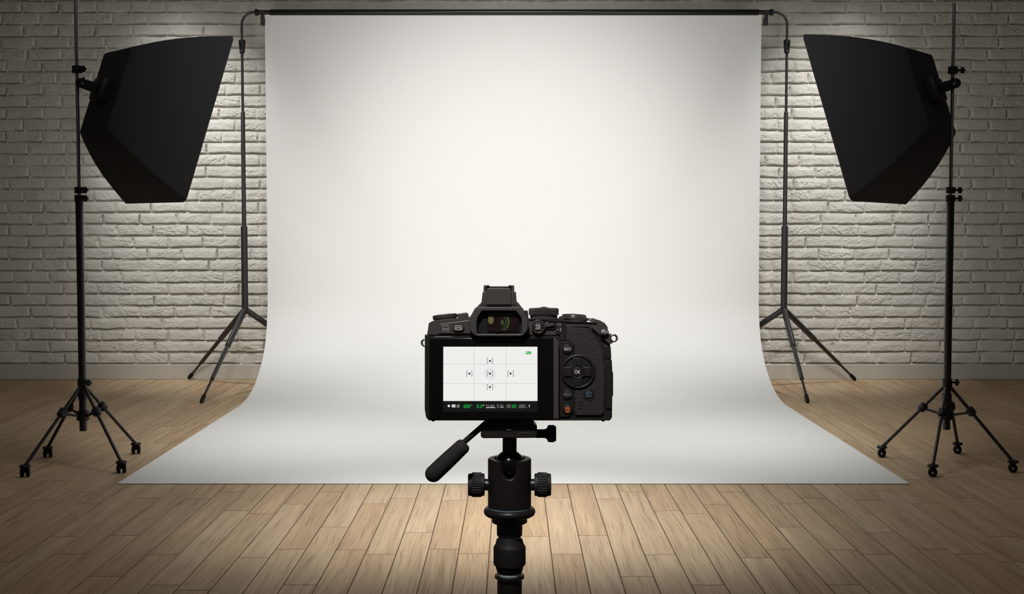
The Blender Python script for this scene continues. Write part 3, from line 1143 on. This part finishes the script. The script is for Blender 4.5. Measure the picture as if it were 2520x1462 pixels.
outer = round_poly(PL([(655, 284), (1098, 284), (1146, 390), (1156, 440), (1152, 505), (1104, 562), (648, 562), (600, 508), (592, 430), (606, 376)]), 24 * U, 4)
inner = round_poly(PL([(716, 322), (1034, 322), (1086, 388), (1092, 420), (1092, 500), (1086, 541), (672, 541), (668, 500), (668, 420), (676, 388)]), 12 * U, 4)
eye = MB().frame(outer, inner, -9 * mm_, -2 * mm_).build('eyecup', M['cam_rubber'], camera, bevel=1.3 * mm_, seg=3)
eye['label'] = 'rubber frame around the eyepiece'
prism('eyecup_back', [(660, 312), (1100, 312), (1100, 556), (655, 556)], -4.5, -2.5, M['cam_dark'], eye)
ep = prism('eyepiece', [(764, 336), (1018, 336), (1068, 398), (1068, 510), (1060, 518), (770, 518), (764, 512)], -5.2, -4, M['glass_dark'], camera, bevel=.2)
ep['label'] = 'dark glass with painted green, olive and grey lens reflections'


def glint_arc(name, cx, cy, r, cut, m, d):
    """painted crescent of a lens reflection: circle minus a shifted circle"""
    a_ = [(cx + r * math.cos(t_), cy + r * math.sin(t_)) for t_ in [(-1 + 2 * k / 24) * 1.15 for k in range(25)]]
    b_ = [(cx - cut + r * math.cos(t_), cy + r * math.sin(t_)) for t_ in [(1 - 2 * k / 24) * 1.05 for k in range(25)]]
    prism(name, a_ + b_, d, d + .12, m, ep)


prism('lens_and_painted_glint', [(868 + 98 * math.cos(2 * PI * k / 40), 430 + 96 * math.sin(2 * PI * k / 40)) for k in range(40)], -5.27, -5.1, M['glass_dark'], ep)
glint_arc('lens_and_painted_glint', 886, 425, 93, 22, M['glint_green'], -5.34)  # crescents and ovals from here are lens reflections painted as solid shapes
glint_arc('lens_and_painted_glint', 866, 425, 84, 16, M['glint_grey'], -5.34)
prism('lens_and_painted_glint', [(799 + 27 * math.cos(2 * PI * k / 24), 404 + 44 * math.sin(2 * PI * k / 24)) for k in range(24)], -5.34, -5.2, M['glint_olive'], ep)
prism('lens_and_painted_glint', [(908 + 15 * math.cos(2 * PI * k / 24), 430 + 28 * math.sin(2 * PI * k / 24)) for k in range(24)], -5.34, -5.2, M['glint_green'], ep)

# ---- AEL button, lever and the 1 / 2 marks
ringpart('button_collar', 1250, 470, 66, 54, -2.6, 0, M['cam_top'])
ab = disc('lock_button', 1250, 470, 53, -2.3, 0, M['cam_body'])
ab['label'] = 'round button reading AEL AFL'
text('AEL', 1250, 458, 24, -2.4, M['print'], ab, width=54)
text('AFL', 1250, 486, 24, -2.4, M['print'], ab, width=54)
prism('lever_recess', [(1300, 536), (1300, 412), (1405, 424), (1418, 440), (1418, 490), (1405, 506), (1330, 506), (1320, 536)], -.7, 0, M['cam_dark'], rnd=6)
prism('function_lever', [(1318, 430), (1345, 425), (1352, 440), (1408, 438), (1408, 462), (1330, 478), (1312, 470)], -2.6, 0, M['cam_top'], bevel=.4)
prism('lever_base', [(1310, 482), (1410, 462), (1410, 492), (1400, 500), (1312, 500)], -1.3, 0, M['cam_body'], bevel=.3)
tp = prism('mark_panel', [(1418, 432), (1515, 440), (1515, 604), (1454, 604), (1454, 548), (1418, 540)], -.9, 0, M['cam_body'], bevel=.2)
for yq in (451, 498):
    disc('dot', 1437, yq, 5, -1.0, -.6, M['print'], tp, n=16)
text('1', 1460, 450, 28, -.98, M['print'], tp)
text('2', 1463, 498, 28, -.98, M['print'], tp)

# ---- leather grip, thumb rest, side door
lg_ = prism('leather_grip', [(1518, 470), (1700, 484), (1740, 500), (1778, 540), (1822, 610), (1850, 680), (1868, 760), (1880, 860), (1884, 1000), (1880, 1180), (1874, 1290),
                             (1852, 1314), (1602, 1314), (1597, 1300), (1597, 660), (1560, 612), (1518, 606)], -1.5, 0, M['leather'], bevel=.6, rnd=5)
lg_['label'] = 'grained leather thumb grip'
prism('button_column', [(1454, 612), (1558, 612), (1592, 648), (1592, 1280), (1545, 1332), (1454, 1332)], -1.2, 0, M['cam_body'], bevel=.3)
prism('corner_plate', [(1762, 478), (1900, 470), (1918, 500), (1938, 610), (1934, 632), (1916, 624), (1846, 556)], -2.2, 0, M['cam_top'], bevel=.6, rnd=5)
fb = disc('function_button', 1880, 526, 43, -4.2, -1, M['cam_top'], ry=33, dome=.8)
fb['label'] = 'small round button reading Fn1'
text('Fn1', 1880, 522, 30, -5.08, M['print'], fb, width=56)
prism('grip_edge', [(1880, 640), (1944, 660), (1950, 778), (1886, 778)], -.6, 2, M['cam_body'], bevel=.5)
prism('card_door', [(1894, 786), (1953, 786), (1960, 905), (1966, 910), (1966, 1128), (1958, 1135), (1955, 1254), (1894, 1254)], -1.0, 24, M['cam_body'], bevel=.5)
# ---- strap lugs
for cx_, cy_, ins in ((1984, 580, (1936, 530, 640)), (158, 624, (176, 580, 668))):
    o_ = circle_pts(X_(cx_), Z_(cy_), 41 * U, 40)
    i_ = circle_pts(X_(cx_), Z_(cy_), 22 * U, 40)
    lug = MB().frame(o_, i_, 9 * mm_, 12 * mm_).build('strap_lug', M['lug'], camera, bevel=.35 * mm_, seg=3)
    sg = 1 if cx_ > 1000 else -1
    prism('lug_plate', [(ins[0] - sg * 12, ins[1]), (ins[0] + sg * 34, ins[1] + 8), (cx_ - sg * 22, cy_ - 14), (cx_ - sg * 22, cy_ + 14), (ins[0] + sg * 40, ins[2] - 10), (ins[0] - sg * 12, ins[2])],
          9.5, 11.5, M['lug'], lug, bevel=.4)

# ---- rear buttons
def round_button(name, cx, cy, s, r=46, **kw):
    ringpart('button_recess', cx, cy, r + 6, r, -1.35, -.4, M['cam_dark'], bevel=.05)
    return disc(name, cx, cy, r, -2.1, -.4, M['cam_body'], **kw)


b1_ = round_button('info_button', 1528, 685, 'INFO')
b1_['label'] = 'round button reading INFO'
text('INFO', 1530, 685, 30, -2.2, M['print'], b1_, width=64)
b2_ = round_button('menu_button', 1530, 1117, 'MENU')
b2_['label'] = 'round button reading MENU'
text('MENU', 1530, 1118, 30, -2.2, M['print_dim'], b2_, width=76)
b3_ = round_button('delete_button', 1530, 1258, '')
b3_['label'] = 'round button with an orange bin symbol'
tr = MB()
tr.prism(PL([(1507, 1252), (1511, 1245), (1549, 1245), (1552, 1252)]), -2.2 * mm_, -2.1 * mm_)
for a, b in (((1508, 1252), (1514, 1287)), ((1524, 1252), (1525, 1287)), ((1537, 1252), (1536, 1287)), ((1551, 1252), (1546, 1287))):
    tr.prism(PL([(a[0] - 2.6, a[1]), (a[0] + 2.6, a[1]), (b[0] + 2.6, b[1]), (b[0] - 2.6, b[1])]), -2.2 * mm_, -2.1 * mm_)
tr.prism(PL([(1511, 1283), (1549, 1283), (1548, 1289), (1512, 1289)]), -2.2 * mm_, -2.1 * mm_)
tr.prism(PL([(1503, 1248), (1502, 1243), (1546, 1231), (1548, 1236)]), -2.2 * mm_, -2.1 * mm_)
tr.build('bin_symbol', M['print_red'], b3_)
ringpart('button_collar', 1733, 1118, 58, 48, -1.9, -.5, M['leather'])
b4_ = disc('play_button', 1733, 1118, 46, -2.1, -.4, M['cam_body'])
b4_['label'] = 'round button with a blue play symbol'
MB().frame(PL([(1706, 1096), (1760, 1096), (1760, 1140), (1706, 1140)]), PL([(1711, 1101), (1755, 1101), (1755, 1135), (1711, 1135)]), -2.2 * mm_, -2.1 * mm_).prism(
    PL([(1723, 1107), (1744, 1118), (1723, 1129)]), -2.2 * mm_, -2.1 * mm_).build('play_symbol', M['print_blue'], b4_)
pad = ringpart('control_pad', 1632, 900, 166, 136, -2.6, -.4, M['cam_body'], bevel=.8)
pad['label'] = 'round four-way pad with an OK button'
disc('pad_dish', 1626, 902, 140, -1.95, -.4, M['cam_body'], pad, n=48)
for dx, dy in ((0, -1), (0, 1), (-1, 0), (1, 0)):
    cx_, cy_ = 1624 + dx * 94, 902 + dy * 94
    w_, h_ = (46, 42) if dx == 0 else (42, 46)
    prism('arrow_key', [(cx_ - w_, cy_ - h_), (cx_ + w_, cy_ - h_), (cx_ + w_, cy_ + h_), (cx_ - w_, cy_ + h_)], -2.9, -1.2, M['cam_body'], pad, bevel=.45, rnd=12)
    st = MB()
    for i in range(5):
        for j in range(3):
            qx, qy = (i - 2) * 15, (j - 1) * 15
            if dx:
                qx, qy = qy, qx
            qx, qy = cx_ + qx + dx * 8, cy_ + qy + dy * 8
            st.prism(PL(circle_pts(qx, qy, 3.6, 6)), -3.15 * mm_, -2.8 * mm_)
    st.build('key_studs', M['cam_knurl'], pad)
ringpart('key_hub', 1624, 902, 74, 50, -2.9, -1.2, M['cam_body'], pad, bevel=.5)
ok = disc('ok_button', 1624, 902, 52, -2.6, -1, M['cam_body'], pad)
text('OK', 1624, 902, 34, -2.72, M['print'], pad, width=54, bold=.015)
for yq in (1190, 1221, 1252):
    prism('speaker_slot', [(1630, yq - 5), (1676, yq - 5), (1676, yq + 5), (1630, yq + 5)], -1.56, -1.2, M['cam_dark'], rnd=4)

# ---- tilting screen
hg = prism('screen_hinge', [(166, 552), (208, 552), (214, 582), (214, 1350), (206, 1362), (184, 1338), (168, 1262)], -1.2, 1, M['cam_body'], bevel=.4)
scr = prism('screen', [(216, 600), (236, 580), (1400, 580), (1442, 612), (1442, 1352), (216, 1352)], -4.6, -.3, M['cam_gloss'], bevel=.35)
scr['label'] = 'rear screen showing a white live view with grid lines'
prism('screen_trim', [(1394, 586), (1402, 576), (1444, 612), (1444, 1348), (1394, 1348)], -5.0, -.4, M['cam_top'], scr, bevel=.3)
prism('screen_tab', [(250, 578), (262, 562), (430, 562), (452, 578)], -2.2, -.4, M['cam_top'], scr, bevel=.3)
dsp = MB().box((X_(347), -4.66 * mm_, Z_(1177)), (X_(1242), -4.58 * mm_, Z_(662))).build('display', M['screen_white'], scr)
MB().box((X_(347), -4.66 * mm_, Z_(1278)), (X_(1242), -4.58 * mm_, Z_(1177))).build('status_bar', M['screen_dark'], scr)
D0, D1 = -4.72 * mm_, -4.65 * mm_
D2, D3 = -4.76 * mm_, -4.70 * mm_
gl = MB()
for xq in (639, 946):
    gl.box((X_(xq - 1.6), D0, Z_(1177)), (X_(xq + 1.6), D1, Z_(662)))
for yq in (828, 1013):
    gl.box((X_(347), D0, Z_(yq + 1.6)), (X_(1242), D1, Z_(yq - 1.6)))
gl.build('grid_lines', M['screen_line'], scr)
MB().prism(circle_pts(X_(790), Z_(917), 61 * U, 48), D0 + .02 * mm_, D1).build('metering_circle', M['screen_circle'], scr)
for cx_, cy_ in ((790, 797), (595, 917), (790, 917), (987, 917), (790, 1045)):
    fb_ = MB()
    for sg in (-1, 1):
        xo, xi, e_ = cx_ + sg * 27.5, cx_ + sg * 23.5, cx_ + sg * 15
        fb_.box((X_(min(xo, xi)), D2, Z_(cy_ + 26)), (X_(max(xo, xi)), D3, Z_(cy_ - 26)))
        for yq in (cy_ - 24, cy_ + 24):
            fb_.box((X_(min(xo, e_)), D2, Z_(yq + 2)), (X_(max(xo, e_)), D3, Z_(yq - 2)))
    fb_.box((X_(cx_ - 9), D2, Z_(cy_ + 9)), (X_(cx_ + 9), D3, Z_(cy_ - 9)))
    fb_.build('focus_bracket', M['screen_mark'], scr)
MB().frame(round_poly(PL([(1130, 707), (1182, 707), (1182, 732), (1130, 732), (1124, 719)]), 3 * U, 2), round_poly(PL([(1133, 710), (1179, 710), (1179, 729), (1133, 729), (1127, 719)]), 2 * U, 2), D2, D3).build(
    'battery_outline', M['screen_mark'], scr)
MB().prism(PL([(1148, 710), (1166, 710), (1152, 729), (1136, 729)]), D2, D3).prism(PL([(1170, 710), (1180, 710), (1180, 729), (1156, 729)]), D2, D3).build('battery_charge', M['screen_green'], scr)


# status line: dot, icon, seven-segment figures, mode letters, exposure scale
def seven(x, y, w, h, t_=3.0, slant=.16):
    """an 8 of seven strokes, top-left corner x, y"""
    sl = lambda px_, py_: (px_ + (y + h - py_) * slant, py_)
    segs = [((x, y), (x + w, y)), ((x, y + h / 2), (x + w, y + h / 2)), ((x, y + h), (x + w, y + h)),
            ((x, y), (x, y + h / 2)), ((x, y + h / 2), (x, y + h)), ((x + w, y), (x + w, y + h / 2)), ((x + w, y + h / 2), (x + w, y + h))]
    mb = MB()
    for (xa, ya), (xb, yb) in segs:
        if ya == yb:
            q = [(xa + 1, ya - t_ / 2), (xb - 1, ya - t_ / 2), (xb - 1, ya + t_ / 2), (xa + 1, ya + t_ / 2)]
        else:
            q = [(xa - t_ / 2, ya + 1), (xa + t_ / 2, ya + 1), (xb + t_ / 2, yb - 1), (xb - t_ / 2, yb - 1)]
        mb.prism(PL([sl(*p_) for p_ in q]), D0, D1)
    return mb


def digits(xs_, y, w, h, m, dot=None):
    mb = MB()
    for x in xs_:
        s7 = seven(x, y, w, h)
        mb.add(s7.v, s7.f)
    if dot:
        mb.prism(PL([(dot - 2, y + h - 3), (dot + 2, y + h - 3), (dot + 2, y + h + 2), (dot - 2, y + h + 2)]), D0, D1)
    return mb.build('readout', m, scr)


digits((541, 563, 585), 1212, 15, 30, M['screen_green'])
digits((666, 700), 1212, 15, 30, M['screen_green'], dot=690)
digits((1000, 1021), 1212, 14, 30, M['screen_green'])
digits((949, 970), 1212, 14, 30, M['screen_grey'])
digits((1064, 1085, 1106), 1212, 15, 30, M['screen_grey'])
ic = MB().prism(PL(circle_pts(400, 1224, 11, 28)), D0, D1)
ic.prism(PL([(428, 1210), (442, 1210), (442, 1221), (428, 1221)]), D0, D1).prism(PL([(449, 1210), (463, 1210), (463, 1221), (449, 1221)]), D0, D1)
ic.prism(PL([(428, 1227), (442, 1227), (442, 1238), (428, 1238)]), D0, D1).prism(PL([(449, 1227), (463, 1227), (463, 1238), (449, 1238)]), D0, D1)
ic.prism(PL([(437, 1217), (454, 1217), (454, 1231), (437, 1231)]), D0, D1)
ic.prism(PL([(730, 1212), (733, 1212), (733, 1226), (730, 1226)]), D0, D1).prism(PL([(725, 1217), (738, 1217), (738, 1220), (725, 1220)]), D0, D1)
ic.prism(PL([(612, 1213), (622, 1213), (622, 1216), (612, 1216)]), D0, D1)
for i in range(15):
    xq = 757 + i * 5.6
    hh = 10 if i in (0, 7, 14) else 6
    ic.prism(PL([(xq - 1.3, 1237), (xq + 1.3, 1237), (xq + 1.3, 1237 + hh), (xq - 1.3, 1237 + hh)]), D0, D1)
ic.prism(PL([(752, 1236), (840, 1236), (840, 1239), (752, 1239)]), D0, D1)
ic.prism(PL([(1164, 1211), (1158, 1226), (1163, 1226), (1160, 1242), (1170, 1222), (1164, 1222), (1168, 1211)]), D0, D1)
ic.build('status_icons', M['screen_icon'], scr)
dm = -4.66
text('AF-S', 489, 1217, 12, dm, M['screen_icon'], scr, width=28)
text('OFF', 488, 1233, 12, dm, M['screen_icon'], scr, width=28)
for ch, xq, mm2 in (('P', 761, 'screen_grey'), ('S', 777, 'screen_grey'), ('O', 793, 'screen_grey'), ('A', 810, 'screen_icon'), ('M', 828, 'screen_grey')):
    text(ch, xq, 1221, 19, dm, M[mm2], scr, width=12)
text('EV', 868, 1217, 14, dm, M['screen_grey'], scr, width=26)
text('SR', 868, 1235, 14, dm, M['screen_grey'], scr, width=26)
text('ISO', 904, 1217, 14, dm, M['screen_grey'], scr, width=30)
text('AUTO', 904, 1236, 14, dm, M['screen_icon'], scr, width=31)
text('x', 1141, 1236, 10, dm, M['screen_grey'], scr, width=9)

# ---- lens on the far side
lens = MB().lathe([(.026, .030), (.029, .034), (.029, .046), (.0305, .047), (.0305, .066), (.029, .067), (.029, .078), (.026, .080), (.023, .079), (.018, .074)],
                  (X_(870), 0, .038), (0, 1, 0), 64).build('lens', M['black_metal'], camera)
lens['label'] = 'short black lens on the front'
MB().lathe([(.0185, .072), (.017, .075), (.011, .0775), (.003, .0785)], (X_(870), 0, .038), (0, 1, 0), 48).build('front_glass', M['glass_dark'], lens)


# ================================================================== TRIPOD
AX_Y = CAM_Y + .021
ax = at(1254, 1250, AX_Y)
tri_x = ax.x
tripod = thing('tripod', 'black tripod with a ball head and long pan handle under the camera', 'tripod', (tri_x, AX_Y, 0))
KT = 3.308
sp = AX_Y / F                                     # metres per photo pixel at the column
ZT = lambda y: at(1254, 1020 + y / KT, AX_Y).z    # crop row -> height
RT = lambda r: r / KT * sp                        # crop radius -> metres


def tlathe(name, rows, m, parent=tripod, **kw):
    return MB().lathe([(RT(r), ZT(y)) for r, y in rows], (0, 0, 0), (0, 0, 1), **kw).build(name, m, parent)


# head parts that tip with the camera are laid out on the camera's own plane
def tp_(x, y, d):
    fx, fy = 1000 + x / KT, 1020 + y / KT
    q = Vector(((fx - 1277) * 3.848 / KM, d * mm_, (1036.5 - fy) * 3.848 / KM))
    w = cam_origin + (TILT @ q)
    return w - Vector((tri_x, AX_Y, 0))


def tprism(name, pts, d0, d1, m, parent=tripod, bevel=0.0, rnd=0.0):
    p2 = [((1000 + x / KT - 1277) * 3.848 / KM, (1036.5 - 1020 - y / KT) * 3.848 / KM) for x, y in pts]
    if rnd:
        p2 = round_poly(p2, rnd / KT * 3.848 / KM)
    mb = MB().prism(p2, d0 * mm_, d1 * mm_)
    mb.xf(Matrix.Translation(cam_origin - Vector((tri_x, AX_Y, 0))) @ TILT)
    return mb.build(name, m, parent, bevel=bevel * mm_)


tprism('release_plate', [(655, 57), (1042, 57), (1042, 112), (655, 112)], 1, 36, M['tri_black'], bevel=.5)
cl = tprism('plate_clamp', [(601, 172), (606, 108), (650, 98), (1038, 98), (1046, 88), (1062, 88), (1066, 100), (1064, 194), (622, 197), (608, 188)], 2, 38, M['tri_black'], bevel=1.0, rnd=10)
tprism('clamp_groove', [(904, 145), (1016, 145), (1016, 180), (904, 180)], 1.85, 2.1, M['tri_rubber'], cl)
tprism('clamp_lever', [(926, 152), (1016, 149), (1016, 163), (926, 166)], 1.6, 2.0, M['tri_black'], cl, bevel=.1)
for x in (822, 843):
    MB().lathe([(RT(8), 0), (RT(8), .0005), (RT(4), .0008)], tp_(x, 127, 2), (0, -1, 0), 16).build('screw', M['tri_blue'], cl)
# clamp screw on the right
o0 = tp_(1060, 170, 15)
MB().lathe([(RT(36), 0), (RT(36), RT(72)), (RT(46), RT(88)), (RT(58), RT(97))], o0, (1, 0, 0), 32).build('clamp_screw', M['tri_black'], tripod)
MB().lathe([(RT(58), RT(92)), (RT(62), RT(96)), (RT(70), RT(102)), (RT(70), RT(146)), (RT(62), RT(152)), (RT(62), RT(162)), (RT(54), RT(163))], o0, (1, 0, 0), ribs=24,
           rib_depth=RT(5), rib_range=(2, 3)).build('clamp_knob', M['tri_rubber'], tripod)
# neck, ball, housing with a drop notch
MB().sweep([tp_(840, 190, 20), Vector((0, 0, ZT(330)))], RT(58), 36).build('neck', M['tri_black'], tripod)
bz = ZT(412)
prof_b = [(RT(126) * math.sin(a), bz - RT(126) * math.cos(a)) for a in [PI * k / 24 for k in range(1, 24)]]
MB().lathe(prof_b, seg=56).build('ball', M['cam_gloss'], tripod)


def housing():
    seg = 96
    r1, r0 = RT(178), RT(130)
    rows = 14
    zb = ZT(745)
    vs_, fs_ = [], []
    top = []
    for k in range(seg):
        a = 2 * PI * k / seg
        x = r1 * math.sin(a)
        z = ZT(356)
        nw, nd = RT(70), ZT(430)
        if math.cos(a) < 0 and abs(x) < nw:          # notch on the side that faces the viewer
            z = nd - math.sqrt(max(nw * nw - x * x, 0)) * 1.0
            if z > ZT(356):
                z = ZT(356)
        top.append(z)
    zt_full = ZT(356)
    for i in range(rows + 1):
        for k in range(seg):
            a = 2 * PI * k / seg
            t_ = i / rows
            zz_ = zb + (top[k] - zb) * t_
            rr = r1
            if i == rows:
                rr = r1 - RT(8)
            elif i == rows - 1:
                zz_ = top[k] - RT(8)
            vs_.append((rr * math.sin(a), rr * math.cos(a), zz_))
    for k in range(seg):
        a = 2 * PI * k / seg
        vs_.append((r0 * math.sin(a), r0 * math.cos(a), top[k]))
    for k in range(seg):
        a = 2 * PI * k / seg
        vs_.append((r0 * math.sin(a), r0 * math.cos(a), zb + RT(60)))
    for i in range(rows + 2):
        for k in range(seg):
            j = (k + 1) % seg
            fs_.append([i * seg + k, i * seg + j, (i + 1) * seg + j, (i + 1) * seg + k])
    fs_.append(list(range(seg)))
    fs_.append([(rows + 2) * seg + k for k in range(seg)])
    return MB().add(vs_, fs_).build('ball_housing', M['tri_black'], tripod, smooth=40)


housing()
for sg, pts in ((-1, 'l'), (1, 'r')):
    o1 = Vector((sg * RT(170), 0, ZT(572)))
    kn = MB().lathe([(RT(48), 0), (RT(48), RT(38)), (RT(60), RT(40))], o1, (sg, 0, 0), 32).build('knob_shaft', M['tri_black'], tripod)
    MB().lathe([(RT(70), RT(34)), (RT(90), RT(36)), (RT(93), RT(60)), (RT(101), RT(62)), (RT(101), RT(136)), (RT(93), RT(140)), (RT(91), RT(164)), (RT(84), RT(170)), (RT(60), RT(171))],
               o1, (sg, 0, 0), ribs=30, rib_depth=RT(6), rib_range=(3, 4)).build('locking_knob', M['tri_rubber'], tripod)
tlathe('steel_ring', [(172, 765), (176, 760), (176, 742), (172, 740)], M['tri_blue'], seg=64)
tlathe('pan_ring', [(190, 822), (203, 814), (211, 800), (213, 788), (209, 772), (200, 762), (185, 758)], M['tri_black'], seg=72)
tlathe('mount_disc', [(140, 878), (145, 874), (145, 824), (138, 818)], M['tri_black'], seg=64)
co_ = tlathe('column_collar', [(98, 986), (105, 980), (106, 880), (100, 870)], M['tri_black'], seg=48)
MB().lathe([(RT(13), 0), (RT(13), .0006), (RT(7), .0007), (RT(6), .0001)], (RT(-26), -RT(103), ZT(948)), (0, -1, 0), 20).build('grub_screw', M['cam_dark'], co_)
tlathe('blue_ring', [(84, 1010), (92, 1004), (94, 990), (92, 978)], M['tri_blue'], seg=48)
tlathe('twist_lock', [(98, 1284), (104, 1278), (118, 1226), (130, 1220), (133, 1206), (133, 1084), (128, 1070), (118, 1058), (106, 1016), (90, 1008)], M['tri_rubber'],
       ribs=36, rib_depth=RT(5), rib_range=(4, 5))
tlathe('pale_ring', [(95, 1304), (96, 1300), (96, 1284), (92, 1280)], M['tri_lightring'], seg=48)
tlathe('column_flange', [(112, 1334), (122, 1328), (122, 1308), (115, 1302)], M['tri_black'], seg=56)
z_low = .50
MB().lathe([(RT(92), .44), (RT(102), .442), (RT(102), ZT(1326)), (RT(98), ZT(1322))], seg=48).build('centre_column', M['tri_black'], tripod)
MB().lathe([(.018, .455), (.036, .458), (.038, .482), (.030, .502), (.020, .505)], seg=48).build('spider', M['tri_black'], tripod)
for k in range(3):
    a = PI / 2 + 2 * PI * k / 3
    hd = Vector((math.cos(a), math.sin(a), 0))
    p0, p1 = hd * .034 + Vector((0, 0, .475)), hd * .30 + Vector((0, 0, .009))
    d = p1 - p0
    leg = MB().tube(p0, p0 + d * .55, .012, 24).build('leg', M['tri_black'], tripod)
    MB().tube(p0 + d * .53, p0 + d * .98, .0095, 24).build('leg_section', M['tri_black'], leg)
    MB().lathe([(.0125, 0), (.014, .004), (.014, .026), (.0125, .030)], p0 + d * .52, d, ribs=20, rib_depth=.0008, rib_range=(1, 2)).build('twist_collar', M['tri_rubber'], leg)
    MB().sweep([p0 + d * .955, p0 + d * .99, p1], [.0115, .0115, .007], 20).build('rubber_foot', M['rubber'], leg)
# pan handle
h0, h1 = tp_(672, 52, 6), tp_(455, 240, 6)
hn = MB().sweep([h0, h1], [RT(24), RT(22)], 28).build('pan_handle', M['tri_black'], tripod)
g0, g1 = tp_(432, 285, 6), tp_(212, 492, 6)
gd = (g1 - g0)
gl_ = gd.length
gd.normalize()
rows = []
r_a, r_b = RT(63), RT(68)
rows += [(g0 - gd * RT(62), RT(26)), (g0 - gd * RT(60), RT(42)), (g0 - gd * RT(46), RT(56)), (g0 - gd * RT(25), r_a), (g0, r_a)]
for t_ in (.2, .4, .6, .8):
    rows.append((g0 + gd * gl_ * t_, r_a + (r_b - r_a) * t_ + RT(2) * math.sin(t_ * PI)))
for k in range(0, 9):
    a = PI / 2 * k / 8.6
    rows.append((g1 + gd * r_b * math.sin(a), r_b * math.cos(a)))
MB().sweep([p for p, r in rows], [r for p, r in rows], 40).build('foam_grip', M['foam'], hn)
